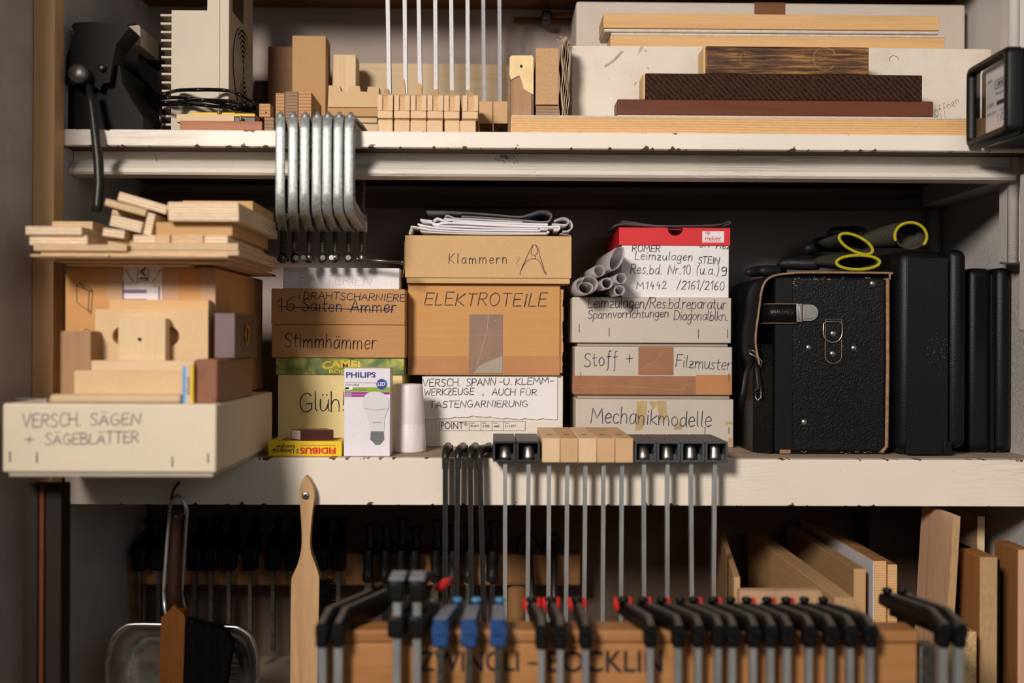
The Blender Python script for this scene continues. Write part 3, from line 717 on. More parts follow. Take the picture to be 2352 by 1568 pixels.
# ---- wooden cam clamps standing on the upper shelf
heads = [(867,902),(905,941),(943,979.5),(981.5,1018),(1020,1055.5),(1062,1098)]
lows  = [(868,902),(905,941),(942.5,979.5),(980.5,1017),(1021,1056),(1056.5,1093)]
bars  = [(894.5,891,205),(931.5,930,178),(965,962,190),(1001.5,1000,205),(1038.5,1036.5,206),(1075,1074,206)]
lev   = [(880,896,204),(914,932,180),(953,970,191),(996,1006,204),(1036,1040,206),(1070,1080,205)]
for k in range(6):
    (h0,h1),(l0,l1),(bx,bt,by),(v0,v1,vy) = heads[k],lows[k],bars[k],lev[k]
    r_ = thing('cam_clamp', f'wooden cam clamp with cam lever, {ORD[k]} of the six on the upper shelf', 'clamp', (P((l0+l1)/2,300,1.66).x,1.66,ZU), 'six wooden cam clamps on the upper shelf')
    Y_ = 1.616
    pbox('lower_jaw', M['beech'], l0, 274, l1, 300, Y_, .10, None, None, None, ZU, P(900,275.5,Y_).z, .0015, r_)
    z1 = P(900,275.5,Y_).z
    mb = MB(); ax, bx2 = P(h0,270,Y_).x, P(h1,270,Y_).x
    mb.box((ax+.0005,Y_+.002,z1+.0001),(bx2-.0005,Y_+.03,z1+.0022), .0004, 1); mb.build('cork_pad', M['chip_dk'], r_)
    z2 = z1+.0023; z3 = P(900,253.5,Y_).z; z4 = P(900,213,Y_).z
    mb = MB(); mb.box((ax,Y_-.001,z2),(bx2,Y_+.10,z3-.0006), .0012); mb.build('clamping_tongue', M['beech'], r_)
    w3 = (bx2-ax)
    mb = MB()
    for (a_,b_) in ((0,.31),(.69,1)): 
        prof = [(Y_,z3),(Y_+.10,z3),(Y_+.10,z4),(Y_+.010,z4),(Y_+.002,z4-.003),(Y_,z4-.008)]
        mb.prism(prof, ax+w3*a_, ax+w3*b_, 'X')
    mb.box((ax+w3*.3,Y_+.05,z3+.0),(ax+w3*.7,Y_+.099,z4-.001)); mb.build('upper_jaw', M['beech'], r_)
    mb = MB(); zt = P(900,vy,Y_+.03).z; xm = ax+w3*.5; tl = P((v0+v1)/2,vy,Y_+.03).x; hw = w3*.18
    mb.loft([[(xm-hw,Y_+.003,z3+.0003),(xm+hw,Y_+.003,z3+.0003),(xm+hw,Y_+.022,z3+.0003),(xm-hw,Y_+.022,z3+.0003)],
             [(xm-hw,Y_+.004,z4-.004),(xm+hw,Y_+.004,z4-.004),(xm+hw,Y_+.030,z4-.004),(xm-hw,Y_+.030,z4-.004)],
             [(xm-hw+.0,Y_+.012,z4+.001),(xm+hw,Y_+.012,z4+.001),(xm+hw,Y_+.034,z4+.001),(xm-hw,Y_+.034,z4+.001)],
             [(tl-hw*.8,Y_+.030,zt),(tl+hw*.8,Y_+.030,zt),(tl+hw*.8,Y_+.040,zt),(tl-hw*.8,Y_+.040,zt)]], True, False)
    mb.build('cam_lever', M['beech2'], r_)
    mb = MB(); Yb = Y_+.108; p0, p1 = P(bx,by,Yb), P(bt,0,Yb); t_ = (p1-p0)/(p1.z-p0.z)
    pa = p0+t_*(ZU+.001-p0.z); pb = p0+t_*(1.964-p0.z)
    hw = .0029; mb.loft([[(q.x-hw,Yb-.006,q.z),(q.x+hw,Yb-.006,q.z),(q.x+hw,Yb+.008,q.z),(q.x-hw,Yb+.008,q.z)] for q in (pa,pb)], True, False)
    mb.build('bar', M['steelsp'], r_)
for k,(x0_,x1_,bx,bt) in enumerate(((1100,1131.5,1113,1110),(1133.5,1167,1149,1147))):
    Y_ = 1.732
    r_ = thing('cam_clamp', ('wooden clamp with plain block head, left of the pair beside the hide wrapped block','wooden clamp with plain block head, right of the pair beside the hide wrapped block')[k], 'clamp', (P((x0_+x1_)/2,290,Y_).x,Y_+.05,ZU), 'pair of block head clamps')
    pbox('foot_jaw', M['beech2'], x0_, 297, x1_, 305, Y_, .11, None, None, None, ZU, ZU+.006, .0012, r_)
    pbox('upper_jaw', M['beech2'], x0_, 232, x1_, 284, Y_, .11, None, None, None, None, None, .0015, r_)
    mb = MB(); Yb = Y_+.118; q0 = P(bx,250,Yb); q1 = P(bt,0,Yb); hw=.0029
    mb.loft([[(x-hw,Yb-.006,z),(x+hw,Yb-.006,z),(x+hw,Yb+.008,z),(x-hw,Yb+.008,z)] for x,z in ((q0.x,ZU+.001),(q0.x+(q1.x-q0.x)*(1.964-q0.z)/(q1.z-q0.z),1.964))], True, False)
    mb.cyl((P((x0_+x1_)/2,290,Y_+.04).x,Y_+.04,ZU+.0065),(P((x0_+x1_)/2,290,Y_+.04).x,Y_+.04,P(x0_,284,Y_).z),.003); mb.build('bar', M['steelsp'], r_)

# ---- long pine board with felt, and what lies on it
Yp = 1.61
bd = thing('felted_board', 'long pine board with felt on top, lowest at the right of the shelf', 'board', (P(1700,290,1.65).x,1.66,ZU))
o = pbox('pine_body', M['pine_ring'], 1173, 269, 2290, 307, Yp, .095, None, None, None, ZU, P(1700,271,Yp).z, .0008, bd); zt = top(o)
o = pbox('felt_strip', M['felt_w'], 1175, 265, 2288, 269, Yp+.001, .093, None, None, None, zt+.0001, zt+.0022, .0007, bd); ZP = top(o)
Yq = 1.62
bd = thing('felted_board', 'reddish brown varnished board with felt below, under the dark felt board', 'board', (P(1780,250,1.65).x,1.66,ZP))
o = pbox('felt_strip', M['felt_w'], 1418, 262, 2145, 266, Yq, .045, None, None, None, ZP+.0002, ZP+.0030, .0008, bd)
o = pbox('varnished_body', M['mahog'], 1418, 230, 2144, 263, Yq, .045, None, None, None, ZP+.0031, None, .0015, bd); z1 = top(o)
bd = thing('felted_board', 'board covered with dark brown twill felt between the varnished and the worn gilt boards', 'board', (P(1800,200,1.65).x,1.66,z1))
o = pbox('felt_cover', M['felt_b'], 1482, 170, 2119, 230, Yq+.002, .05, None, None, None, z1+.0002, None, .0018, bd); z2 = top(o)
pbox('wood_end', M['pine'], 1477, 172, 1482, 229, Yq+.004, .046, None, None, None, z1+.0006, z2-.001, .0006, bd)
bd = thing('gilt_board', 'worn blackened gilt wooden board on top of the dark felt board', 'board', (P(1800,150,1.65).x,1.66,z2))
o = pbox('gilt_body', M['gilt'], 1621, 107, 1996, 168, Yq+.004, .045, None, None, None, z2+.0002, None, .0015, bd); z3 = top(o)
pbox('wood_end', M['pine'], 1615.5, 108, 1621, 168, Yq+.005, .043, None, None, None, z2+.0004, z3-.001, .0006, bd)
mb = MB(); mp = fr(Yq+.004)
ribbon(mb, [(1894+26*math.cos(t*.16), 135+26*math.sin(t*.16)) for t in range(4,38)], 1.0, mp); ribbon(mb, [(1716+17*math.cos(t*.16), 136+17*math.sin(t*.16)) for t in range(8,34)], .7, mp)
mb.build('scratch_ring', M['chip'], bd)

# ---- hide wrapped block, striped block, shredded paper, cartons
hb = thing('hammer_block', 'upright wood block with a nailed hide wrapping over its top', 'wood block', (P(1198,262,1.66).x,1.68,ZP))
Yk = 1.632
o = pbox('wood_core', M['walnut'], 1173, 134, 1223, 265, Yk, .08, None, None, None, ZP+.0002, None, .002, hb)
mb = MB(); w_ = lambda x,y: (P(x,y,Yk).x,P(x,y,Yk).z)
mb.prism([w_(1170,170),w_(1171,132),w_(1176,128),w_(1222,128),w_(1225,134),w_(1225,218),w_(1214,212),w_(1203,205),w_(1198,185),w_(1193,174),w_(1184,178),w_(1174,184)], Yk-.0022, Yk-.0002)
mb.box((w_(1171,0)[0],Yk-.0002,top(o)+.0002),(w_(1225,0)[0],Yk+.08,top(o)+.0022),.0008)
mb.build('hide_wrap', M['skin'], hb)
mb = MB(); p = P(1197,153,Yk); mb.lathe((p.x,Yk-.0036,p.z),[(.0004,0),(.0019,.0005),(.0021,.0016)],'Y',12); mb.build('nail', M['iron'], hb)
o = pbox('wood_block', M['endgrain_g'], 1231, 242, 1284, 265, Yk+.004, .08, 'low wood block under the diagonally striped block', 'wood block', None, ZP+.0002)
t_ = m_layers('diagonal_grain', C(208,168,126), C(172,128,90), 'Z', .0026, .12, (0,math.radians(25),0))
bo = MB(); a = P(1230,240,Yk); b = P(1284,110,Yk); bo.box((a.x,Yk,top(o)+.0003),(b.x,Yk+.085,b.z),.001); bo = bo.build('wood_block', t_); tag(bo, 'diagonally striped wood block between hide wrapped block and white carton', 'wood block')
mb = MB(); rr = random.Random(5)
for k in range(5):
    x = P(1289+k*3.8,200,1.66).x; z1_ = P(1290,112-rr.uniform(0,20),1.66).z; pts = []
    for i in range(9):
        f = i/8; pts.append((x+.0016*math.sin(i*1.7+k)+.0012*(f>.8)*rr.uniform(-1,1), ZP+.0003+(z1_-ZP)*f))
    mb.strip([(p[0],p[1]) for p in pts], .0008, 1.632+.004*k, 1.70)
for k in range(26):
    p = P(1296+rr.uniform(-12,16), 102+rr.uniform(-10,8), 1.65+rr.uniform(0,.03)); q = p+Vector((rr.uniform(-.006,.006),rr.uniform(-.004,.004),rr.uniform(-.008,.008)))
    mb.tube([p,(p+q)/2+Vector((.001,0,.002)),q], .0006, 5)
tag(mb.build('crumpled_paper', M['rope']), 'crumpled beige wrapping paper squeezed beside the white carton', 'paper')
Yc = 1.71
ct = thing('carton', 'long stained white carton behind the felted boards', 'box', (P(1800,262,1.75).x,1.76,ZP))
o = pbox('carton_body', M['carton'], 1313, 108, 2278, 265, Yc, .125, None, None, None, ZU+.0003, None, .0015, ct); zc_ = top(o)
mb = MB(); mp = fr(Yc)
patch(mb, [(1432,118),(1424,128),(1410,142),(1390,155),(1388,150),(1404,140),(1418,126),(1426,116)], mp); patch(mb, [(1478,106),(1474,116),(1466,122),(1464,132),(1467,120),(1470,108)], mp); disc(mb, 1483,116.5,2.6,2.8,mp,10)
patch(mb, [(1462,188),(1459,196),(1456,194),(1459,188)], mp)
mb.build('torn_spot', M['stain'], ct)
mb = MB(); mp = fr(Yc)
for t_, x, y, x1, y1, h in (('öff' if 'ö' in G else 'off',2148,268,2174,262,26),('nen',2178,250,2204,236,16)): hand(mb, t_, x, y, x1, y1, h, 1.2, mp)
ribbon(mb, smooth_pts([(2043,140),(2044,132),(2052,128),(2060,131),(2064,137)]), 2.0, mp); mb.build('handwriting', M['ink_g'], ct)
Yg = 1.85
ct = thing('carton', 'large grey carton with a brown tape strip behind the pine boards', 'box', (P(1770,100,1.9).x,1.91,ZU))
o = pbox('carton_body', M['card_g'], 1323, 6, 2218, 200, Yg, .125, None, None, None, ZU+.0003, None, .004, ct)
mb = MB(); slab(mb, 1732, 6, 1804, 120, Yg); mb.build('tape', M['brown_bd'], ct)
Yr = 1.72
bd = thing('felted_board', 'pine board with felt on top, lower of the two on the white carton', 'board', (P(1786,100,1.74).x,1.75,zc_))
o = pbox('pine_body', M['pine'], 1402, 84, 2170, 108, Yr, .07, None, None, None, zc_+.0002, None, .0008, bd); zt = top(o)
o = pbox('felt_strip', M['felt_w'], 1404, 76, 2169, 84, Yr+.001, .068, None, None, None, zt+.0001, zt+.0045, .0018, bd); zt = top(o)
bd = thing('felted_board', 'pine board with felt underneath, upper of the two on the white carton', 'board', (P(1772,50,1.74).x,1.75,zt))
o = pbox('felt_strip', M['felt_w'], 1387, 68, 2157, 76, Yr-.002, .07, None, None, None, zt+.0001, zt+.0052, .002, bd); zt = top(o)
pbox('pine_body', M['pine'], 1386, 33, 2158, 68, Yr-.004, .074, None, None, None, zt+.0001, None, .0008, bd)

# ---- hammer and stick on the rear wall
sk = MB(); sk.tube([P(1183,47,1.9935),P(1310,48,1.9935),P(1420,48,1.9935)], .0052, 10); tag(sk.build('wooden_stick', M['brown_bd']), 'brown wooden stick hanging level on the rear wall', 'stick')
hm = thing('hammer', 'small hammer on the rear wall above the brown stick', 'hammer', P(1290,36,1.97))
mb = MB(); mb.tube([P(1252,35,1.968),P(1330,35,1.968),P(1420,35,1.968)], .0046, 10); mb.build('shaft', M['brown_bd'], hm)
mb = MB(); a, b = P(1244,50,1.95), P(1268,24,1.95); mb.box((a.x,1.945,a.z),(b.x,1.985,b.z),.004,3); mb.build('hammer_head', M['iron'], hm)

# ---- electricity meter on the right wall
mt = thing('electricity_meter', 'black electricity meter with a glass front on the right wall', 'meter', (.69,1.52,1.70))
xf = .646; y0m, y1m = P(2322,200,1).x, 0
y0m, y1m = 1.462, 1.592
z0m, z1m = P(2228,343,1.592).z, P(2223,158,1.592).z
mb = MB(); mb.box((xf+.02,y0m,z0m),(XR-.0005,y1m,z1m),.008,3); mb.build('housing', M['blackg'], mt)
mb = MB()      # bezel with a window
def rr_(y0,z0,y1,z1,r,n=5):
    out = []
    for cy,cz,a0 in ((y1-r,z1-r,0),(y0+r,z1-r,90),(y0+r,z0+r,180),(y1-r,z0+r,270)):
        out += [(cy+r*math.cos(math.radians(a0+90*k/n)), cz+r*math.sin(math.radians(a0+90*k/n))) for k in range(n+1)]
    return out
A = rr_(y0m,z0m,y1m,z1m,.010); B = rr_(y0m+.009,z0m+.010,y1m-.009,z1m-.010,.005)
mb.loft([[(xf+.0205,*p) for p in A],[(xf+.004,*p) for p in A],[(xf,*( (p[0]+ (.003 if p[0]<1.527 else -.003)), p[1]+(.003 if p[1]<(z0m+z1m)/2 else -.003))) for p in A],[(xf,*p) for p in B],[(xf+.010,*p) for p in B]], False, True)
mb.build('bezel', M['black'], mt)
mb = MB(); mb.box((xf+.0190,y0m+.009,z0m+.010),(xf+.0199,y1m-.009,z1m-.010)); mb.build('inner_plate', M['panel_dk'], mt)
mb = MB(); mb.box((xf+.0055,y0m+.010,z0m+.011),(xf+.0065,y1m-.010,z1m-.011)); mb.build('glass_pane', M['glass'], mt)
mb = MB(); mb.box((xf+.014,y0m+.012,z0m+.014),(xf+.0188,y1m-.034,z1m-.014)); dl = mb.build('dial_plate', M['meter_w'], mt)
def mm(px, py):      # dial coordinates: photo pixels to the dial plane x = xf+.0138
    d = CAM_M @ Vector(((px-1176)/FPX,(784-py)/FPX,-1.0)); t = (xf+.0137-CAM.x)/d.x; return CAM+d*t
D0 = lambda u,v: Vector((xf+.0137, y1m-.034-(y1m-y0m-.046)*u, z0m+.014+(z1m-z0m-.028)*v))
mb = MB()
TD = lambda t,u0,va,u1,vb,*k: typeset(mb,t,u0,vb,u1,va,D0,*k)
TD('kWh',.08,.80,.24,.85,.01); TD('Wechselstromzähler',.36,.56,1.0,.60); TD('1/09',.08,.40,.30,.47); TD('50 Hz 220 V',.06,.28,.40,.32); TD('10(40) A',.50,.28,.9,.32)
for k in range(3): TD('1 2 6 8 0 9'[:11-2*k],.45,.12+.05*k,.95,.155+.05*k)
rect(mb,.34,.66,.36,.80,D0); rect(mb,.34,.79,.99,.80,D0); rect(mb,.34,.66,.99,.672,D0); rect(mb,.40,.39,.99,.46,D0)
TD('000000',.42,.69,.97,.77,.02); mb.build('dial_print', M['ink_b'], mt)

# ============================================================ C CLAMPS OVER THE UPPER SHELF
cl = [(644,650,2.85),(673,677,-1.35),(700,711,-1.75),(728,742,-1.45),(752,771,-1.66),(778,802,-1.5),(803,832,-.12)]
for k,(xs_,xc_,ha) in enumerate(cl):
    Yf = 1.575; base = P(xs_,380,Yf); yr = 1.688; scr = P(xc_,540,yr)
    r_ = thing('c_clamp', f'galvanised C clamp on the upper shelf edge, {ORD[k]} of seven', 'clamp', (base.x,Yf,ZU), 'seven C clamps on the shelf edge')
    dx = (scr.x-base.x)/(yr-Yf)
    def at(y, z, o_=0): return Vector((base.x+dx*(y-Yf)+o_, y, z))
    zt = P(700,266,Yf).z; zb = P(700,487,Yf).z
    # I-section: web plus outer and inner rib
    mb = MB()
    def beam(pts, hw, ht):       # pts in (y,z), swept with half width hw (x) and half depth ht in plane
        rings = []; n = len(pts)
        for i,(y,z) in enumerate(pts):
            a, b = Vector(pts[max(i-1,0)]), Vector(pts[min(i+1,n-1)]); t = (b-a).normalized(); nn = Vector((-t.y,t.x))
            h = ht[i] if isinstance(ht,list) else ht
            rings.append([at(y+nn.x*h*u, z+nn.y*h*u, hw*v) for u,v in ((-1,-.8),(-.7,-1),(.7,-1),(1,-.8),(1,.8),(.7,1),(-.7,1),(-1,.8))])
        mb.loft(rings)
    path = [(yr+.004,ZU+.0085),(yr-.03,ZU+.0095),(1.605,ZU+.0095),(1.592,ZU+.0095),(1.580,zt-.012),(1.577,zt-.022),(1.577,zb+.024),(1.579,zb+.013),(1.588,zb+.006),(1.605,zb+.006),(1.64,zb-.001),(yr,zb-.004)]
    beam(path, .0028, .0076)
    ins = lambda d: [(y+(d if 1.56<y<1.583 else d*.5*(y<1.6)), z) for y,z in path]
    out_ = [(yr+.004,ZU+.0155),(yr-.03,ZU+.0165),(1.603,zt+.000),(1.586,zt+.001),(1.574,zt-.006),(1.5695,zt-.020),(1.5695,zb+.026),(1.572,zb+.008),(1.586,zb-.002),(1.605,zb-.004),(1.64,zb-.010),(yr,zb-.013)]
    beam(out_, .0064, .0028)
    inn = [(yr+.004,ZU+.0032),(yr-.03,ZU+.0032),(1.606,ZU+.0034),(1.5935,ZU+.0034),(1.5860,ZU-.006),(1.5848,ZU-.02),(1.5848,zb+.030),(1.589,zb+.017),(1.600,zb+.014),(1.62,zb+.012),(1.64,zb+.007),(yr,zb+.005)]
    beam(inn, .0058, .0026)
    mb.cyl((scr.x,yr,zb-.016),(scr.x,yr,zb+.010),.0072,n=18)
    mb.cyl((scr.x,yr,ZU+.0006),(scr.x,yr,ZU+.008),.0068,n=16)
    mb.tube([at(1.575,zt-.004),at(1.582,zt+.004),at(1.592,zt+.001)], [.004,.0035,.003], 8)
    mb.build('frame', M['zinc'], r_)
    mb = MB(); zs = P(xc_,598,yr).z; zpad = ZU-TU-.0006
    z = zs; mb.cyl((scr.x,yr,zs),(scr.x,yr,zpad-.012),.0042,n=12)
    nT = int((zpad-.02-zs)/.0016)
    mb.tube([(scr.x+.0043*math.cos(i*.785),yr+.0043*math.sin(i*.785),zs+.012+i*.0002) for i in range(nT*8-60)], .0007, 4)
    mb.lathe((scr.x,yr,zs),[(.003,-.004),(.0062,-.002),(.0062,.006),(.0045,.009)])
    mb.build('screw', M['zincd'], r_)
    mb = MB(); mb.lathe((scr.x,yr,zpad-.013),[(.004,0),(.0062,.003),(.0070,.009),(.0070,.0125)]); mb.build('swivel_pad', M['zincd'], r_)
    mb = MB(); c_ = Vector((scr.x,yr,zs+.0015)); l0, l1 = ((.006,.036) if k == 0 else (.007,.060) if k == 6 else (.010,.026))
    d_ = Vector((math.cos(ha), math.sin(ha)*.9, -.08 if k == 6 else .03)); a = c_-d_*l0; b = c_+d_*l1
    mb.cyl(a,b,.0025,n=10); mb.cyl(a-d_*.002,a+d_*.003,.0037,n=10); mb.cyl(b-d_*.003,b+d_*.002,.0037,n=10)
    mb.build('tommy_bar', M['zincd'], r_)

# ============================================================ LEFT PILE ON THE SAW BOX
def ply_mats(m='ply'): return [M[m], M['birch_y']]
def plyb(x0, y0, x1, y1, Y, depth, label, m='ply', roll=0, zb=None, rz=0, name='plywood_offcut', top_m='birch_y', group='plywood offcuts on the left pile'):
    """plywood piece: layered edges, plain face above and below; roll tilts it in the picture plane"""
    c = P((x0+x1)/2,(y0+y1)/2,Y); w = S(x1-x0,Y); h = S(y1-y0,Y)
    mb = MB(); mb.box((-w/2,0,-h/2),(w/2,depth,h/2),.0005,1)
    for f in mb.bm.faces:
        if abs(f.normal.z) > .9: f.material_index = 1
    o = mb.build(name, [M[m], M[top_m]], None, (0,0,0))
    z = c.z if zb is None else zb+h/2
    o.location = (c.x, Y, z); o.rotation_euler = (0, math.radians(roll), math.radians(rz))
    tag(o, label, 'plywood', group); o_top[o.name] = z+h/2
    return o

# saw box
YS = 1.367
sb = thing('storage_box', 'cream white card box of saws jutting out at the left of the middle shelf', 'box', (P(250,1090,YS).x,1.53,ZM))
o = pbox('box_base', M['card_gd'], 20, 1085, 490, 1092, YS+.003, .335, None, None, None, ZM+.0002, None, .001, sb)
o = pbox('lid', M['card_v'], 5, 927, 497, 1085, YS, .342, None, None, None, top(o), None, .003, sb, 3); ZS = top(o)
mb = MB(); mp = fr(YS)
hand(mb, 'VERSCH.', 52, 982, 186, 977, 30, 3.6, mp); hand(mb, 'SÄGEN', 207, 976, 322, 974, 26, 3.6, mp)
hand(mb, '+', 57, 1020, 76, 1020, 26, 3.6, mp); hand(mb, 'SÄGEBLÄTTER', 104, 1021, 318, 1016, 25, 3.6, mp)
mb.build('handwriting', M['ink_g'], sb)
for (x,y) in ((23,1038),(85,1040),(396,1050),(478,1042)):
    mb = MB(); slab(mb, x-1.5, y-2, x+1.5, y+22, YS, .0008); mb.build('staple', M['zincd'], sb)

# cardboard box behind
YJ = 1.49
jb = thing('cardboard_box', 'brown cardboard box with a white label under the plywood pile', 'box', (P(320,900,YJ).x,1.7,ZS))
o = pbox('box_body', M['card'], 149, 613, 495, 900, YJ, .30, None, None, None, ZS+.0003, None, .002, jb); ZJ = top(o)
mb = MB(); mp = fr(YJ)
for L_ in ([(176,655),(177,694),(192,706),(210,716)],[(176,655),(182,649),(210,662),(213,668),(209,722),(203,716)],[(176,655),(205,668),(203,714)],[(205,668),(212,667)]): ribbon(mb, L_, 2.2, mp, L_[0][0])
for k in range(7): ribbon(mb, [(183+k*4,652+k*2.4),(187+k*3.6,658+k*2.2)], 1.4, mp)
ribbon(mb, smooth_pts([(193,762),(196,756),(203,757),(206,763)]), 2.0, mp); mb.build('handwriting', M['ink'], jb)
mb = MB(); slab(mb, 284, 613, 372, 700, YJ, .0004); mb.build('label_sheet', M['paper'], jb)
mb = MB(); mp = fr(YJ,.0009)
typeset(mb, 'JA', 0,0,1,1, lambda u,v: mp(321+(u)*0+ (v)*20, 646-u*34) , .02)
for L_ in ([(317,618),(316,648),(341,643),(341,618)],): ribbon(mb, L_, 3, mp)
for s_ in (-1,1):
    for k in range(9):
        t = .15+k*.11; x = 329+s_*(41*math.cos(t*.9)); y = max(619, 606+44*math.sin(t*.95)); ribbon(mb, [(x,y),(x-s_*3,y+4)], 2.2, mp)
mb.build('label_print', M['ink_b'], jb)
mb = MB(); rect(mb,282,665,337,673,mp); rect(mb,282,686,337,694,mp); rect(mb,281,650,285,700,mp); rect(mb,364,658,368,700,mp)
ribbon(mb,[(337,669),(366,671)],1,mp); ribbon(mb,[(285,651),(305,652)],1,mp); ribbon(mb,[(346,657),(368,659)],1,mp); mb.build('label_bars', M['mag'], jb)
mb = MB(); slab(mb, 247, 614, 410, 690, YJ, .0011); mb.build('clear_tape', M['clear'], jb)
mb = MB(); slab(mb, 462, 613, 495, 720, YJ, .0006); mb.build('clear_tape', M['clear'], jb)

# wooden pieces standing and lying on the saw box
o = pbox('wood_strip', M['birch_x'], 113, 906, 415, 928, 1.372, .022, 'pale wooden strip at the front edge of the saw box', 'wood', None, ZS+.0002, None, .0035); z1 = top(o)
mb = MB(); p = P(108,914,1.378); q = P(38,914,1.378); mb.prism([(q.x,1.376),(p.x,1.3745),(p.x,1.3855),(q.x+.004,1.382)], ZS+.0045, ZS+.0051, 'Z'); mb.box((p.x-.004,1.376,ZS+.0002),(p.x,1.385,ZS+.0052))
tag(mb.build('saw_blade', M['steel']), 'thin steel saw blade poking out left of the wooden strip', 'blade')
o = pbox('board', M['mdf_l'], 170, 851, 420, 906, 1.396, .016, 'pale fibreboard piece standing behind the front strip', 'board', None, ZS+.0003, None, .0008); z2 = top(o)
pbox('board', M['birch_x'], 209, 828, 446, 851, 1.414, .014, 'pale wooden lath standing behind the fibreboard piece', 'board', None, ZS+.0003, None, .0008)
o = pbox('wood_block', M['birch_z'], 271, 730, 380, 828, 1.430, .020, 'small pale square wood block with a hole in its middle', 'wood block', None, ZS+.0003, None, .0012)
mb = MB(); p = P(321,779,1.430); mb.lathe((p.x,1.4295,p.z),[(.0004,0),(.0024,0),(.0024,.004)],'Y',14); mb.build('drilled_hole', M['blackg'], o)
# plate with two round holes
mb = MB(); Yd = 1.452; a = P(218,828,Yd); b = P(478,711,Yd)
def plate_with_holes(mb, ax, bx, z0, z1, y0, y1, holes, n=24):
    xs = [ax]+[ (holes[i][0]+holes[i+1][0])/2 for i in range(len(holes)-1)]+[bx]
    for i,(hx,hz,r) in enumerate(holes):
        rect_ = []
        x0_,x1_ = xs[i],xs[i+1]
        ring, outer = [], []
        for k in range(n):
            t = 6.28319*(k+.5)/n; c_, s_ = math.cos(t), math.sin(t); ring.append((hx+r*c_,hz+r*s_))
            f = min(((x1_-hx)/c_) if c_>1e-6 else ((x0_-hx)/c_) if c_<-1e-6 else 9, ((z1-hz)/s_) if s_>1e-6 else ((z0-hz)/s_) if s_<-1e-6 else 9)
            outer.append((hx+f*c_,hz+f*s_))
        crn = {0:(x1_,z1),1:(x0_,z1),2:(x0_,z0),3:(x1_,z0)}
        for yy in (y0,y1):
            R = [mb.v((p[0],yy,p[1])) for p in ring]; O = [mb.v((p[0],yy,p[1])) for p in outer]
            for k in range(n):
                j = (k+1)%n; vs = [R[k],O[k]]
                pk, pj = outer[k], outer[j]
                if abs(pk[0]-pj[0]) > 1e-7 and abs(pk[1]-pj[1]) > 1e-7:
                    cx = x1_ if max(pk[0],pj[0]) > x1_-1e-6 else x0_; cz = z1 if max(pk[1],pj[1]) > z1-1e-6 else z0
                    vs.append(mb.v((cx,yy,cz)))
                vs += [O[j],R[j]]; mb.f(vs if yy == y0 else vs[::-1])
        A = [mb.v((p[0],y0,p[1])) for p in ring]; B = [mb.v((p[0],y1,p[1])) for p in ring]
        for k in range(n): mb.f((A[k],A[(k+1)%n],B[(k+1)%n],B[k]), True)
    for (p,q) in (((ax,z0),(bx,z0)),((bx,z0),(bx,z1)),((bx,z1),(ax,z1)),((ax,z1),(ax,z0))):
        mb.f([mb.v((p[0],y0,p[1])),mb.v((q[0],y0,q[1])),mb.v((q[0],y1,q[1])),mb.v((p[0],y1,p[1]))])
h1, h2 = P(279,771,Yd), P(390,772,Yd)
plate_with_holes(mb, a.x, b.x, ZS+.0003, b.z, Yd, Yd+.012, [(h1.x,h1.z,S(21,Yd)),(h2.x,h2.z,S(22,Yd))])
tag(mb.build('board', M['mdf_l']), 'pale fibreboard plate with two round holes on the saw box', 'board')
pbox('board', M['pine'], 250, 688, 479, 722, 1.4665, .02, 'orange pine board behind the plate with two holes', 'board', None, ZS+.0003, None, .0008)
# block at the left, seen on its corner
mb = MB(); Yw = 1.4135; p0 = P(131,905,Yw).x; p1 = P(166,905,Yw).x; p2 = P(206,905,Yw).x; zt = P(170,760,Yw).z
mb.prism([(p0+.002,Yw+.006),(p0+.006,Yw+.002),(p1,Yw),(p2,Yw+.002),(p2+.0006,Yw+.035),(p0,Yw+.035)], ZS+.0003, zt, 'Z')
tag(mb.build('wood_block', M['walnut']), 'upright brown wood block at the left end of the saw box', 'wood block')
# blue and yellow eraser carton
er = thing('small_carton', 'small blue, grey and yellow carton leaning at the dark red block', 'box', (P(434,928,1.376).x,1.385,ZS))
z0 = ZS+.0003; z1 = P(434,839,1.376).z; xa, xb, xc, xd = [P(v,885,1.376).x for v in (419.5,426.5,436,444)]
mb = MB(); mb.box((xa,1.376,z0),(xb,1.398,z1-.001)); mb.build('blue_side', M['lblue'], er)
mb = MB(); mb.box((xb+.0001,1.3755,z0),(xc,1.398,z1)); mb.build('grey_side', M['greyp'], er)
mb = MB(); mb.box((xc+.0001,1.376,z0),(xd,1.398,z1+.001)); mb.build('yellow_side', M['yellow'], er)
mb = MB(); typeset(mb, 'DUO', 0,0,1,1, lambda u,v: P(429.5+v*6, 905-u*40, 1.3755)-Vector((0,.0004,0)), .01); mb.build('lettering', M['ink_b'], er)
o = pbox('wood_block', M['redwood_y'], 449, 825, 499, 927, 1.385, .20, 'long dark reddish wood block at the right of the saw box', 'wood block', None, ZS+.0003, None, .0012); z1 = top(o)
dk = thing('wooden_case', 'dark wooden case with a gold ring, lying on the dark reddish block', 'case', (P(520,815,1.47).x,1.55,z1))
o = pbox('case_body', M['dk_box'], 493, 718, 540, 815, 1.45, .135, None, None, None, z1+.0003, None, .0015, dk)
mb = MB(); a = P(493,815,1.45); b = P(539.5,719,1.45); mb.box((a.x+.0003,1.4492,z1+.001),(b.x,1.4499,b.z-.0003)); mb.build('painted_end', M['ppl_blk'], dk)
mb = MB(); xr_ = P(540,770,1.45).x+.0014; c_ = P(563,769,1.512)
mb.tube([(xr_,1.512+.011*math.cos(t*.2618),c_.z+.0125*math.sin(t*.2618)) for t in range(24)], .0011, 6, True); mb.build('gold_ring', M['gold'], dk)

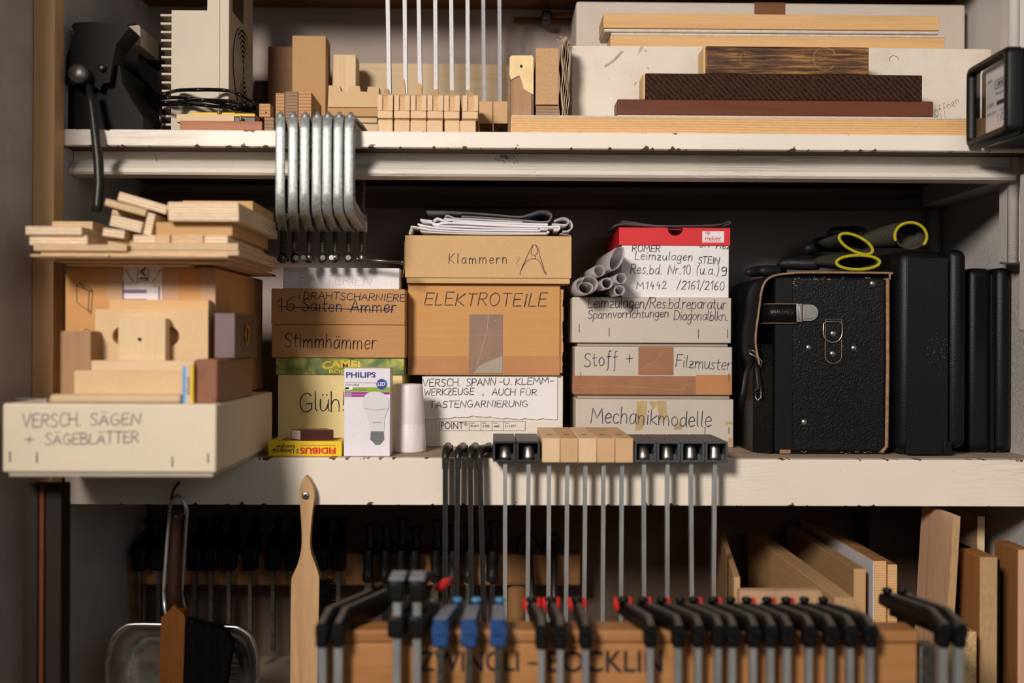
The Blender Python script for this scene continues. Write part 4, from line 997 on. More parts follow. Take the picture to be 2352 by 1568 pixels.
# plywood pile on the cardboard box
Y0 = 1.405
sheets = [(150,606,430,611,1.46,.30,'birch thin sheet, lowest of the plywood pile'),(130,600.5,520,605.6,1.44,.32,'long thin sheet, second lowest of the plywood pile'),
          (70,594.5,249,600,1.40,.26,'short thin sheet sticking out left under the pile'),(254,594.5,522,600,1.40,.28,'thin sheet right of the short sheet under the pile')]
z = ZJ+.0002; zs_ = []
o = plyb(*sheets[0][:6], sheets[0][6], 'ply2', 0, z); z = top(o)+.0002
o = plyb(*sheets[1][:6], sheets[1][6], 'ply2', 0, z); z = top(o)+.0002
o = plyb(*sheets[2][:6], sheets[2][6], 'ply2', 0, z); o = plyb(*sheets[3][:6], sheets[3][6], 'ply2', 0, z); z = top(o)+.0002
o = plyb(95,585,300,593,1.41,.30,'long sheet under the left offcuts of the plywood pile','ply2',0,z); zl = top(o)+.0002
o = plyb(302,583,548,593.5,1.405,.26,'thicker sheet under the right offcuts of the plywood pile','ply2',0,z); zr = top(o)+.0002
z = zl
o = plyb(78,560,290,575,Y0,.26,'wide plywood board under the left small offcuts','ply2',0,z); zl = top(o)+.0002
o = plyb(302,563,546,580,Y0,.25,'wide plywood board under the brown fibreboard of the pile','ply2',0,zr); zr = top(o)+.0002
# left small stack
o = plyb(68,534,200,556,1.42,.20,'plywood offcut, lowest of the left small stack','ply',0,zl); z = top(o)+.0002
o = plyb(59,513.5,187,533,1.415,.20,'plywood offcut, middle of the left small stack','ply',0,z); z = top(o)+.0002
plyb(120,497,212,516,1.46,.16,'plywood offcut, top of the left small stack','ply2',0,z)
# middle jumble
o = plyb(248,547,304,562,1.44,.12,'brownish offcut lying low in the middle of the pile','ply2',0,zl,0,'plywood_offcut','birch_y'); z = top(o)+.0002
plyb(236,526,286,545,1.425,.14,'short thick offcut tilted beside the left small stack','ply',7,None)
plyb(253,501,326,526,1.425,.14,'thick offcut tilted to the right in the middle jumble','ply',13,None)
plyb(256,492,345,503,1.47,.12,'brown tilted offcut behind the thick tilted one','ply2',15,None)
plyb(240,468,336,484,1.425,.13,'orange brown tilted offcut with a dark glue line','ply2',15,None)
plyb(270,456,385,476,1.435,.15,'topmost tilted plywood offcut of the middle jumble','ply',16,None)
# right stack
for (x0_,x1_,m_,lb) in ((306,357,'ply','white edged offcut, first in the lowest row of the right stack'),(358,390,'ply2','yellowish offcut, second in the lowest row of the right stack'),(394,466,'ply2','brown edged offcut, third in the lowest row of the right stack'),(469,523,'ply','white edged offcut, last in the lowest row of the right stack')):
    o = plyb(x0_,544,x1_,563,1.415,.22,lb,m_,0,zr)
z = top(o)+.0002
plyb(334,495,352,545,1.43,.10,'offcut standing on end between jumble and right stack','ply',12,z+.0012,0)
o = plyb(359,517,533,547,1.42,.22,'thick brown fibreboard in the right stack','ply2',0,z,0,'fibreboard_offcut'); o.data.materials[0] = M['mdf']; o.data.materials[1] = M['mdf']; z = top(o)+.0002
o = plyb(387,499,548,521,1.405,.25,'white edged plywood board on the brown fibreboard','ply',0,z); z = top(o)+.0002
o = plyb(386,477,547,498.5,1.41,.24,'white edged plywood board at the top of the right stack','ply',0,z); z = top(o)+.0002
o = plyb(420,466,580,488,1.50,.14,'brown board lying across the top of the right stack','ply2',0,z,0,'fibreboard_offcut'); o.data.materials[0] = M['mdf']; o.data.materials[1] = M['mdf']

# ============================================================ BOX STACKS ON THE MIDDLE SHELF
YBX = 1.725
gl = thing('shoe_box', 'pale yellow shoe box with a green printed lid, lowest of the left box stack', 'box', (P(780,1040,YBX).x,1.83,ZM))
zl_ = P(780,861,YBX).z
o = pbox('box_body', M['card_y'], 638, 861, 924, 1040, YBX+.002, .21, None, None, None, ZM+.0002, zl_, .001, gl)
o = pbox('lid', M['camo'], 633, 822, 928, 861, YBX, .214, None, None, None, zl_+.0001, None, .001, gl); zt = top(o)
mb = MB(); mp = fr(YBX+.002); hand(mb, 'Glüh!', 688, 944, 792, 944, 44, 3.4, mp, .02, 1.0); mb.build('handwriting', M['ink'], gl)
mb = MB(); mp = fr(YBX); typeset(mb,'CAMEL',740,828,836,846,mp,.028,False,0,lambda X,Y,u,w:(X, Y-5*math.sin(3.14*u)+3)); typeset(mb,'BOOTS',756,848,820,857,mp,.012); mb.build('lettering', M['yel_i'], gl)
def plainbox(label, m_, x0, y0, x1, y1, Y, dep, zb, name='cardboard_box', bev=.0012):
    r_ = thing(name, label, 'box', (P((x0+x1)/2,y1,Y).x,Y+dep/2,zb))
    o = pbox('box_body', M[m_], x0, y0, x1, y1, Y, dep, None, None, None, zb+.0003, None, bev, r_); return r_, top(o)
r_, zt = plainbox('brown card box marked Stimmhämmer in black pen', 'card_s', 624, 746, 930, 822, 1.722, .20, zt)
mb = MB(); hand(mb,'Stimmhämmer',654,797,863,801,33,2.8,fr(1.722)); mb.build('handwriting', M['ink'], r_)
r_, zt = plainbox('brown card box with a crossed out line of writing under the white box', 'card_s', 623, 663, 930, 744, 1.722, .20, zt)
mb = MB(); mp = fr(1.722); hand(mb,"16'",637,714,690,712,32,3.0,mp); hand(mb,'Saiten Ammer',694,714,908,717,28,3.2,mp); hand(mb,'DRAHTSCHARNIERE',698,686,930,692,16,2.4,mp)
ribbon(mb,[(640,704),(700,706),(780,709),(860,712),(904,711)],2.4,mp,2); mb.build('handwriting', M['ink_b'], r_)
r_, zt = plainbox('white card box marked Batterien in faint pencil', 'paper', 650, 615, 917, 666, 1.732, .16, zt, 'cardboard_box', .0006)
mb = MB(); mp = fr(1.732); hand(mb,'BATTERIEN',688,650,852,656,22,1.2,mp); mb.build('handwriting', M['ink_f'], r_)
mb = MB(); slab(mb,649,648,660,649.2,1.732,.0004); slab(mb,906,657,918,658.4,1.732,.0004); mb.build('staple', M['nickel'], r_)

# small packs in front
YF_ = 1.622
fb = thing('match_box', 'yellow firelighter box standing upside down at the shelf edge', 'box', (P(700,1047,YF_).x,1.65,ZM))
o = pbox('carton', M['yel_i'], 616, 1013, 785, 1047, YF_, .062, None, None, None, ZM+.0002, None, .0008, fb); zf = top(o)
mb = MB(); mp = fr(YF_); typeset(mb,'FIDIBUS',689,1027,771,1042,mp,.035,True); mb.build('red_lettering', M['redp'], fb)
mb = MB(); typeset(mb,"5 Universal-",623,1030,686,1041,mp,.012,True); typeset(mb,'Entrußer',633,1021.5,677,1029.5,mp,.012,True); mb.build('black_lettering', M['ink'], fb)
mb = MB(); ribbon(mb,[(621,1021),(632,1021)],.8,mp); ribbon(mb,[(690,1022),(772,1022.5)],1.4,mp); a=P(640,1013,YF_); mb.box((a.x,YF_+.012,zf),(P(770,1013,YF_).x,YF_+.055,zf+.0003)); mb.build('picture_print', M['redwood'], fb)
sbx = thing('match_box', 'small dark brown box lying on the yellow firelighter box', 'box', (P(716,1004,1.64).x,1.645,zf+.0003))
mb = MB(); za = zf+.0005; zb_ = za+.0145
p = [(P(668,1003,1.642).x,1.648),(P(691,1003,1.628).x,1.628),(P(766,1003,1.634).x,1.634),(P(748,1003,1.66).x,1.666)]
mb.prism(p, za, zb_, 'Z'); mb.build('sleeve', M['choc'], sbx)
mb = MB(); A, B = Vector((*p[0],0)), Vector((*p[1],0)); nn = Vector((-(B-A).y, (B-A).x, 0)).normalized(); nn = -nn if nn.y > 0 else nn
q = [A+(B-A)*.06, A+(B-A)*.96]; mb.loft([[(w.x+nn.x*s_, w.y+nn.y*s_, zz_) for zz_ in (za+.001,zb_-.001) for w in (q if zz_ < za+.005 else q[::-1])] for s_ in (.0001,.0006)],True,False); o = mb.build('tray_end', M['greyp'], sbx); o['label'] = 'pale end of the tray'
YPH = 1.625
ph = thing('light_bulb_box', 'white carton of an LED light bulb with blue lettering', 'box', (P(844,1046,YPH).x,1.655,ZM))
o = pbox('carton', M['bulbw'], 790, 846, 896, 1046, YPH, .044, None, None, None, ZM+.0002, None, .0007, ph)
mb = MB(); zz=top(o); xa,xb = P(791,846,YPH).x,P(896,846,YPH).x; mb.box((xa+.0004,YPH+.002,zz+.0001),(xb-.0004,YPH+.043,zz+.0008)); mb.build('top_flap', M['greyp'], ph)
mp = fr(YPH,.0004); mb = MB(); typeset(mb,'PHILIPS',795,854,863,867,mp,.03); mb.build('blue_lettering', M['navy'], ph)
mb = MB(); rect(mb,791.5,889,896,899,mp); mb.build('green_band', M['green'], ph)
mb = MB(); rect(mb,791.5,900,895,905.5,mp); rect(mb,791.5,906.3,850,911,mp); mb.build('purple_band', M['purple'], ph)
mb = MB(); mp = fr(YPH,.0007)
disc(mb,877,882,12.5,12.5,mp); mb.build('logo_ring', M['cyan'], ph)
mb = MB(); mp = fr(YPH,.0010); disc(mb,876,882,11,11.2,mp); mb.build('logo_disc', M['navy'], ph)
mb = MB(); mp = fr(YPH,.0013); typeset(mb,'LED',867,877.5,885,886,mp,.02,False,.2); disc(mb,802,891,9,5,mp,18); rect(mb,792,889,802,893,mp)
for y in (901.5,907.5): typeset(mb,'15000h',793,y,808,y+3,mp,.01)
mb.build('white_lettering', M['white_i'], ph)
mb = MB(); mp = fr(YPH,.0007); typeset(mb,'CorePro LEDbulb',793,881.5,825,885.5,mp,.005); typeset(mb,'1521 lumen',812,891.5,842,896.5,mp,.005); ribbon(mb,[(792,878),(864,879)],.7,mp); mb.build('small_print', M['ink_g'], ph)
mb = MB(); mp = fr(YPH,.0012); bulb = [(856,978),(849,960),(842,945),(835,932),(833,922)]
L_ = [(855,990),(849.5,990),(849,978),(845,960),(837,944),(833,930),(834,918),(840,906),(850,900),(864,899),(878,902),(888,910),(893,920)]
R_ = [(893.5,932),(889,946),(884,960),(882.5,978),(882,990)]
patch(mb, (smooth_pts(L_,3)+smooth_pts(R_,3)), mp); mb.build('bulb_picture', M['bulb_g'], ph)
mb = MB(); patch(mb,[(852,991),(881,991),(882,1008),(878,1014),(873,1020),(862,1021),(856,1014),(851,1008)],mp); mb.build('bulb_cap_picture', M['bulb_d'], ph)
mb = MB(); mp = fr(YPH,.0015)
for y in (995,999.5,1004,1008.5): ribbon(mb,[(850,y),(866,y+1),(883,y)],1.0,mp)
ribbon(mb,smooth_pts([(833.5,937),(862,941),(893,938)]),.8,mp); typeset(mb,'PHILIPS',857,968,876,971,mp); mb.build('bulb_outline', M['ink_g'], ph)
mb = MB(); c = P(938.5,1042,1.6955); zt_ = P(938,882,1.69).z; hh = zt_-ZM; rr = random.Random(9); rings = []
for f,r in ((0,.0262),(.03,.0270),(.2,.0262),(.40,.0252),(.415,.0247),(.43,.0250),(.7,.0238),(.94,.0228),(.985,.0222),(1,.020),(1.0,.011),(.97,.0085),(.6,.0085)):
    rings.append([(c.x-.001*f+(r*.95*(1+.03*noise.noise((k*.8,f*6,1))))*math.cos(k*.19635), 1.6962+r*.95*(1+.03*noise.noise((k*.8,f*6,1)))*math.sin(k*.19635), ZM+.0003+hh*f) for k in range(32)])
mb.loft(rings); tag(mb.build('bag_roll', M['bag']), 'white roll of thin plastic bags standing beside the bulb box', 'roll')

# ---- middle stack
YC_ = 1.775
pb = thing('paper_box', 'white copy paper box with a handwritten sheet, lowest of the middle stack', 'box', (P(1134,1025,YC_).x,1.87,ZM))
zt = P(1134,862,YC_).z
o = pbox('box_body', M['card_w'], 976, 862, 1293, 1026, YC_, .20, None, None, None, ZM+.0002, zt, .0012, pb); zt = top(o)
mb = MB(); pts=[(970,864),(1280,864),(1280,963)]
n=46
for k in range(n+1): 
    x=1280-(1280-972)*k/n; y = 962+2*math.sin(k*2.1)*(k%2) - 6*math.exp(-((x-1090)/60)**2)
    pts.append((x,y))
pts.append((970,930)); mp = fr(YC_-.003,0); mp2 = fr(YC_-.0022,0)
A=[mb.v(mp(*p_)) for p_ in pts]; B=[mb.v(mp2(*p_)) for p_ in pts]
mb.f(A,False); mb.f(B[::-1],False)
for i in range(len(A)): mb.f((A[i],B[i],B[(i+1)%len(A)],A[(i+1)%len(A)]),False)
mb.build('sign_sheet', M['paper'], pb)
mb = MB(); mp = fr(YC_-.0030,.0004)
hand(mb,'VERSCH.',971,888,1058,886,17,2.4,mp); hand(mb,'SPANN',1071,886,1138,885,17,2.4,mp); hand(mb,'-U.',1146,884,1176,883,15,2.4,mp); hand(mb,'KLEMM-',1184,884,1271,881,16,2.4,mp)
hand(mb,'WERKZEUGE',974,908,1088,906,15,2.3,mp); hand(mb,',',1108,907,1113,907,14,2.3,mp); hand(mb,'AUCH FÜR',1130,907,1232,908,15,2.3,mp); hand(mb,'TASTENGARNIERUNG',987,936,1212,934,15,2.3,mp); mb.build('handwriting', M['ink'], pb)
mb = MB(); mp = fr(YC_); typeset(mb,'POINT',1013,969,1064,985,mp,.0); typeset(mb,'®',1065,969,1075,978,mp)
for t_,x0_,x1_ in (('80 g/m²',1081,1101),('2.500',1108,1124),('weiß',1134,1147),('21 x 29,7',1160,1185)): typeset(mb,t_,x0_,975,x1_,981,mp,.012)
for t_,x0_ in (('Gewicht',1081),('Blatt',1108),('Farbe',1134),('Format',1160)): typeset(mb,t_,x0_,969.5,x0_+9,972.5,mp)
for x in (1010,1077,1104,1130,1156,1206): rect(mb,x,967,x+.8,989,mp)
rect(mb,1010,967,1206,967.7,mp); rect(mb,1010,988.3,1206,989,mp); mb.build('lettering', M['ink'], pb)
YE = 1.765
eb = thing('cardboard_box', 'large brown box marked Elektroteile with parcel tape in its middle', 'box', (P(1112,858,YE).x,1.86,zt))
o = pbox('box_body', M['card'], 936, 652, 1287, 859, YE, .205, None, None, None, zt+.0002, None, .0022, eb); zt = top(o)
mb = MB(); mp = fr(YE); hand(mb,'ELEKTROTEILE',975,700,1254,704,29,2.8,mp,.12,2.0); mb.build('handwriting', M['ink'], eb)
mb = MB(); slab(mb,1077,722,1155,858,YE,.0005); mb.build('tape', M['tape2'], eb)
mb = MB(); slab(mb,938,818,1076.5,858,YE,.0004); mb.build('tape', M['tape3'], eb)
mb = MB(); slab(mb,1155.5,818,1286,858,YE,.0004); mb.build('tape', M['tape3'], eb)
mb = MB(); mp = fr(YE,.0007); ribbon(mb,smooth_pts([(1122,722),(1118,760),(1104,810),(1092,852)]),2.2,mp); ribbon(mb,[(1134,738),(1150,730)],1.6,mp); ribbon(mb,[(1000,822),(1018,838),(1030,844)],1.4,mp); ribbon(mb,smooth_pts([(1200,848),(1220,832),(1245,822),(1270,836)]),1.4,mp); ribbon(mb,[(1078,768),(1154,770)],1.2,mp)
patch(mb,[(1100,840),(1154,816),(1154,857),(1088,857)],mp); mb.build('tape_crease', M['card_gd'], eb)
mb = MB(); rr = random.Random(4); xr0 = P(1288,700,YE).x
for k in range(24): 
    z0_ = zt-.135+.0053*k; mb.box((xr0,YE+.001,z0_),(xr0+.0025+.002*rr.random(),YE+.02,z0_+.0055))
mb.build('torn_flap', M['card'], eb)
YK = 1.752
kb = thing('cardboard_box', 'flat kraft card box marked Klammern with a drawn spring clamp', 'box', (P(1120,650,YK).x,1.85,zt))
o = pbox('box_base', M['card_k'], 934, 639, 1309, 650, YK+.002, .20, None, None, None, zt+.0003, None, .0008, kb)
o = pbox('lid', M['card_k'], 930, 541, 1313, 639, YK, .205, None, None, None, top(o)+.0002, None, .0015, kb); zt = top(o)
mb = MB(); mp = fr(YK); hand(mb,'Klammern',1031,605,1164,605,22,2.3,mp,.05,3.2)
for L_ in ([(1194,629),(1200,612),(1210,590),(1218,572),(1224,563),(1230,562)],[(1224,563),(1221,575),(1220,583),(1226,587),(1231,590),(1228,594)],[(1252,628),(1246,606),(1240,588),(1236,570),(1230,562)],[(1230,562),(1234,572),(1233,582),(1228,586)],[(1197,620),(1206,604),(1216,596),(1226,594),(1236,597),(1242,606),(1250,626)],[(1194,629),(1196,631)],[(1252,628),(1254,630),(1254,624)]): ribbon(mb,smooth_pts(L_,4),1.8,mp,L_[0][0])
mb.build('handwriting', M['ink_b'], kb)
mb = MB(); ribbon(mb,[(1168,548),(1124,594),(1123,638)],1.6,mp); mb.build('card_crease', M['crease'], kb)
mb = MB(); ribbon(mb,smooth_pts([(1186,590),(1190,598),(1186,606),(1192,612)]),1,mp); ribbon(mb,smooth_pts([(1190,590),(1194,592),(1190,600)]),1,mp); mb.build('pencil_mark', M['ink_g'], kb)
mb = MB(); xl_ = P(930,600,YK).x; zq = P(930,636,YK).z
mb.loft([[(xl_-.0003,YK+.004,zq+.055),(xl_-.0003,YK+.05,zq+.055),(xl_-.001,YK+.05,zq+.055),(xl_-.001,YK+.004,zq+.055)],[(xl_-.0008,YK+.004,zq+.015),(xl_-.0008,YK+.05,zq+.015),(xl_-.0016,YK+.05,zq+.015),(xl_-.0016,YK+.004,zq+.015)],[(xl_-.004,YK+.004,zq),(xl_-.004,YK+.05,zq),(xl_-.005,YK+.05,zq),(xl_-.005,YK+.004,zq)]],True,True); mb.build('loose_flap', M['card_k'], kb)

# newspapers
def sheetpile(label, m_, lines, th, y0, y1, name='newspaper'):
    mb = MB()
    for L_ in lines:
        pts = [P(x,y,1.765) for x,y in smooth_pts(L_,5)]; mb.strip([(p.x,p.z) for p in pts], th, y0, y1)
    return tag(mb.build(name, M[m_]), label, 'paper', 'folded papers on the kraft box')
sheetpile('white folded paper with turned up left corner, lowest on the kraft box','paper',[[(940,538),(945,526),(950,521),(1000,529),(1080,533.5),(1180,535.5),(1255,535.5),(1256,532)],[(966,531),(990,534),(1050,537),(1130,538.6),(1255,538)]],.0011,1.755,1.92)
sheetpile('long white papers above the lowest folded paper','paper',[[(960,515),(1000,523),(1080,528),(1150,529),(1235,530),(1236,526)],[(1000,519),(1060,520.5),(1140,524),(1258,526.5)]],.0016,1.757,1.92)
sheetpile('thick white folded paper bundle with open left fold','paper',[[(1258,521),(1150,517),(1040,510.5),(1004,515),(994,512),(1004,502),(1018,506),(1040,509.5)],[(1020,503),(1100,510),(1258,516)],[(1258,522),(1282,520),(1283,527),(1272,527)],[(966,505),(980,507),(996,509)]],.0026,1.759,1.93)
sheetpile('crumpled white sheet under the top newspaper','news',[[(1022,498),(1027,494),(1040,498.5),(1050,501),(1110,504),(1200,509.5)]],.0012,1.762,1.93)
sheetpile('grey newspaper with a rounded fold at its right end, topmost','newsd',[[(979,485),(1060,488),(1130,493),(1190,498),(1215,493),(1238,485),(1254,485),(1266,492),(1264,503),(1250,510),(1200,506),(1100,499),(1060,497)]],.0016,1.760,1.93)
sheetpile('grey newspaper folded over at the far right of the pile','news',[[(1268,514),(1280,514.5),(1298,516),(1306,510),(1304,503),(1294,500),(1284,502),(1273,507)],[(1309,506),(1313,512),(1314,522),(1304,530),(1292,531)]],.0016,1.764,1.93)
sheetpile('grey paper edge curling at the lower right of the pile','newsd',[[(1286,536),(1298,537.5),(1311,540)]],.0012,1.768,1.92)

# ---- right stack
YD = 1.772
def lidbox(label, m_, x0, yt, x1, yb, ybase, bx0, bx1, zb, Y=YD):
    r_ = thing('card_box', label, 'box', (P((x0+x1)/2,yb,Y).x,Y+.1,zb))
    if ybase > yb:
        o = pbox('box_base', M['card_gd'], bx0, yb, bx1, ybase, Y+.006, .18, None, None, None, zb+.0002, None, .001, r_); z1 = top(o)
    else: z1 = zb
    o = pbox('lid', M[m_], x0, yt, x1, yb, Y, .20, None, None, None, z1+.0002, None, .0018, r_)
    return r_, top(o)
def staples(r_, pts, Y):
    for x,y0,y1 in pts:
        mb = MB(); slab(mb,x-.8,y0,x+.8,y1,Y,.0008); mb.build('staple', M['zincd'], r_)
r_, zt = lidbox('light grey card box marked Mechanikmodelle, lowest of the right stack','card_g',1322,916,1685,1027,1027,0,0,ZM,1.775)
Y_=1.775; mb = MB(); mp = fr(Y_,.0008); hand(mb,'Mechanikmodelle',1357,970,1633,980,36,2.7,mp,.03,1.2); mb.build('handwriting', M['ink_b'], r_)
mb = MB(); mp = fr(Y_,.0004); patch(mb,[(1462,922),(1486,920),(1484,950),(1476,985),(1458,990),(1462,955)],mp); patch(mb,[(1490,922),(1530,920),(1532,965),(1518,970),(1508,930),(1500,940),(1510,960)],mp); mb.build('tape_rest', M['scotch'], r_)
for q_ in ((1548,972,1566,986),(1666,968,1684,974),(1672,1006,1684,1024)):
    mb = MB(); rect(mb,*q_,mp); mb.build('tape_rest', M['scotch'], r_)
staples(r_, [(1619,980,1000),(1674,980,996)], Y_)
r_, zt = lidbox('light grey taped card box marked Stoff + Filzmuster','card_g',1320,796,1682,906,915,1326,1676,zt,1.768)
Y_=1.768; mb = MB(); mp = fr(Y_,.0004); hand(mb,'Stoff +',1342,842,1452,836,32,2.6,mp); hand(mb,'Filzmuster',1552,842,1678,850,27,2.4,mp,.08,1.2); mb.build('handwriting', M['ink_b'], r_)
mb = MB(); slab(mb,1466,797,1547,861,Y_,.0005); mb.build('tape', M['tape'], r_)
mb = MB(); mb.box((P(1315,880,Y_).x,Y_-.0006,P(1500,906,Y_).z),(P(1598,880,Y_).x,Y_-.0001,P(1500,863,Y_).z)); mb.build('tape', M['tape'], r_)
mb = MB(); slab(mb,1598.5,861,1681,906,Y_,.0005); mb.build('tape', M['tape3'], r_)
mb = MB(); mp = fr(Y_,.001); ribbon(mb,smooth_pts([(1467,852),(1490,838),(1506,830),(1522,806)]),2.2,mp); ribbon(mb,smooth_pts([(1330,890),(1400,886),(1480,890),(1560,896),(1575,884),(1597,881)]),1.8,mp); mb.build('tape_crease', M['card_s'], r_)
staples(r_, [(1334,855,869),(1674,857,876)], Y_)
r_, zt = lidbox('light grey card box with two handwritten lines under the red lidded box','card_g',1314,683,1680,788,798,1326,1672,zt,1.762)
Y_=1.762; mb = MB(); mp = fr(Y_); hand(mb,'Leimzulagen/Res.bd.reparatur',1350,706,1667,710,24,2.3,mp,.1,1.0); hand(mb,'Spannvorrichtungen',1350,731,1535,728,19,2.2,mp,.1,1.0); hand(mb,'Diagonalblkn.',1548,735,1671,736,22,2.2,mp,.1,1.0); mb.build('handwriting', M['ink_b'], r_)
staples(r_, [(1330,744,763),(1399,752,772),(1604,755,776),(1671,755,776)], Y_)
ZR = zt
YRK = 1.77
rk = thing('shoe_box', 'white shoe box with a red lid and handwriting, on top of the right stack', 'box', (P(1553,680,YRK).x,1.87,ZR))
zl_ = P(1553,563,YRK).z
o = pbox('box_body', M['paper'], 1428, 563, 1674, 681, YRK+.002, .20, None, None, None, ZR+.0002, zl_, .001, rk)
mb = MB(); ax,bx = P(1422,540,YRK).x,P(1677,540,YRK).x; z1_ = P(1550,523,YRK).z; nx = P(1551,523,YRK).x; nr = S(18,YRK)
poly = [(ax,zl_),(bx,zl_),(bx,z1_)]+[(nx+nr*math.cos(t),z1_-nr*1.02*math.sin(t)) for t in [k*.3927 for k in range(9)]]+[(ax,z1_)]
mb.prism(poly, YRK, YRK+.0015); mb.box((ax,YRK+.0016,zl_),(ax+.0015,YRK+.204,z1_)); mb.box((bx-.0015,YRK+.0016,zl_),(bx,YRK+.204,z1_)); mb.box((ax,YRK+.022,z1_-.0012),(bx,YRK+.204,z1_)); mb.box((ax+.0016,YRK+.0016,z1_-.0012),(nx-nr,YRK+.022,z1_)); mb.box((nx+nr,YRK+.0016,z1_-.0012),(bx-.0016,YRK+.022,z1_))
mb.build('lid', M['red'], rk)
mb = MB(); mb.box((nx-.03,YRK+.0025,zl_+.0002),(nx+.03,YRK+.02,zl_+.001)); mb.build('box_inside', M['blackg'], rk)
mb = MB(); slab(mb,1613,531,1663,557,YRK,.0003); mb.build('label_sheet', M['paper'], rk)
mb = MB(); mp = fr(YRK,.0006); typeset(mb,'rieker',1619,542,1656,552,mp,.004); 
for a_ in (-.9,-.3,.3,.9): patch(mb,[(1626,539.5),(1626+7*math.sin(a_)-1.3,539-7*math.cos(a_)),(1626+8*math.sin(a_),538.5-8*math.cos(a_)),(1626+7*math.sin(a_)+1.3,539-7*math.cos(a_))],mp)
typeset(mb,'ANTISTRESS',1618,553.5,1658,556,mp); mb.build('lettering', M['redp'], rk)
mb = MB(); mp = fr(YRK+.002); hand(mb,'RÖMER'.replace('Ö','O'),1452,577,1516,578,15,2.3,mp); hand(mb,'614 7162',1606,567,1676,572,12,2.3,mp); hand(mb,'STEIN',1603,604,1652,606,15,2.3,mp); hand(mb,'9',1656,633,1669,632,21,3.0,mp)
hand(mb,'/2161/2160',1554,663,1662,666,20,2.2,mp,.1,1.4); mb.build('black_handwriting', M['ink'], rk)
mb = MB(); hand(mb,'Leimzulagen',1458,596,1590,598,19,2.2,mp,.1); hand(mb,'Res.bd. Nr.10 (u.a.)',1448,628,1650,631,22,2.1,mp,.1); hand(mb,'M1442',1462,663,1530,663,16,2.1,mp,.08,2.6); mb.build('blue_handwriting', M['ink_b'], rk)
mb = MB(); mb.strip([(P(x,y,1.85).x,P(x,y,1.85).z) for x,y in smooth_pts([(1420,514),(1440,516),(1500,524.5),(1600,524),(1640,522),(1660,515),(1664,520),(1650,524)],4)], .0006, 1.80, 1.95)
mb.strip([(P(x,y,1.85).x,P(x,y,1.85).z) for x,y in smooth_pts([(1404,524),(1430,520),(1470,523.5),(1520,525.6)],4)], .0006, 1.80, 1.95)
o = tag(mb.build('tracing_sheet', M['trace']), 'greyish translucent sheets lying on the red lid', 'paper')
o.location.z += max(0, z1_+.0004-min((o.matrix_basis@Vector(c)).z for c in o.bound_box))

# rolled translucent papers beside it
Yt = 1.70
rolls = [(1349,654,.0155,2,-.03,'large loose double roll of translucent paper, lowest left','L'),(1424,667,.0078,2,-.03,'small roll of translucent paper at lower right by the box',''),
         (1395,650,.0086,3,-.03,'thick walled roll of translucent paper in the middle of the bundle',''),(1377,621,.0090,1.3,-.03,'narrow roll of translucent paper above the thick walled roll',''),
         (1427,639,.0084,1.4,-.03,'narrow roll of translucent paper touching the shoe box',''),(1418,592,.0165,1.15,-.03,'wide flattened roll of translucent paper, topmost of the bundle','T')]
for (x,y,r,turns,dxy,lb,kind) in rolls:
    c = P(x,y,Yt); n = int(22*turns); pts = []
    for k in range(n+1):
        t = 6.28319*turns*k/n; rr_k = r*(1-.16*k/n*(turns>1)); q = Vector((rr_k*math.cos(t+2.2), rr_k*math.sin(t+2.2)))
        if kind == 'L': q = Vector((q.x*1.06+.1*q.y, q.y*.92)) if t < 6.28 else Vector((q.x*.78-.0015, q.y*.62-.004))
        if kind == 'T': q = Vector((q.x*.62+.36*q.y, q.y*1.15))
        pts.append((c.x+q.x, c.z+q.y))
    zmin = min(p[1] for p in pts); lift = max(0, ZR+.0006-zmin); pts = [(p[0],p[1]+lift) for p in pts]
    mb = MB()
    mb.strip(pts, .0004, Yt, Yt+.23, 1, lambda v: Vector((v.x+dxy*(v.y-Yt), v.y, v.z)))
    tag(mb.build('paper_roll', M['trace']), lb, 'paper roll', 'rolled translucent papers')

# ============================================================ CASES AND GLOVES AT THE RIGHT
YL = 1.672
lc = thing('leather_case', 'old black leather box case with nickel clasp and carrying ring', 'case', (P(1910,1043,YL).x,1.80,ZM))
xa, xb = P(1778,830,YL).x, P(2040,830,YL).x; zt = P(1900,632,YL).z
mb = MB(); mb.box((xa,YL,ZM+.0008),(xb,YL+.22,zt),.007,3); mb.build('body', M['leather'], lc)
mb = MB(); mb.box((P(1778,800,YL).x+.001,YL-.0014,ZM+.005),(P(1820,800,YL).x,YL-.0001,zt-.004),.0006,1); mb.build('edge_band', M['leather_s'], lc)
mb = MB()      # worn lid flap hanging over the top and the left side
fl = [(xb+.0005,zt-.006),(xb+.0,zt+.0015),(xb-.004,zt+.0035),(xa+.05,zt+.0035),(xa+.02,zt+.002),(xa-.006,zt-.003),(xa-.018,zt-.018),(xa-.023,zt-.05),(xa-.028,zt-.095),(xa-.022,zt-.13)]
mb.strip(smooth_pts(fl,4), .0028, YL-.004, YL+.225); mb.build('lid_flap', M['leather_s'], lc)
mb = MB(); mb.tube([Vector((x,YL-.0045,z)) for x,z in smooth_pts(fl,4)], .0017, 8); 
mb.tube([(xb-.0015,YL-.0008,zt-.004),(xb-.001,YL-.001,(zt+ZM)/2),(xb-.002,YL-.0008,ZM+.012),(xb-.010,YL-.0006,ZM+.003)], .0028, 8); mb.build('worn_edge', M['leather_e'], lc)
mb = MB(); xl_ = P(1690,830,1.76).x
mb.prism([(xa-.024,YL+.03),(xa-.001,YL+.004),(xa-.001,YL+.21),(xa-.026,YL+.21)], ZM+.0008, zt-.10, 'Z'); mb.build('side_gusset', M['leather'], lc)
mb = MB(); z0_, z1_ = P(1800,742,YL).z, P(1800,698,YL).z
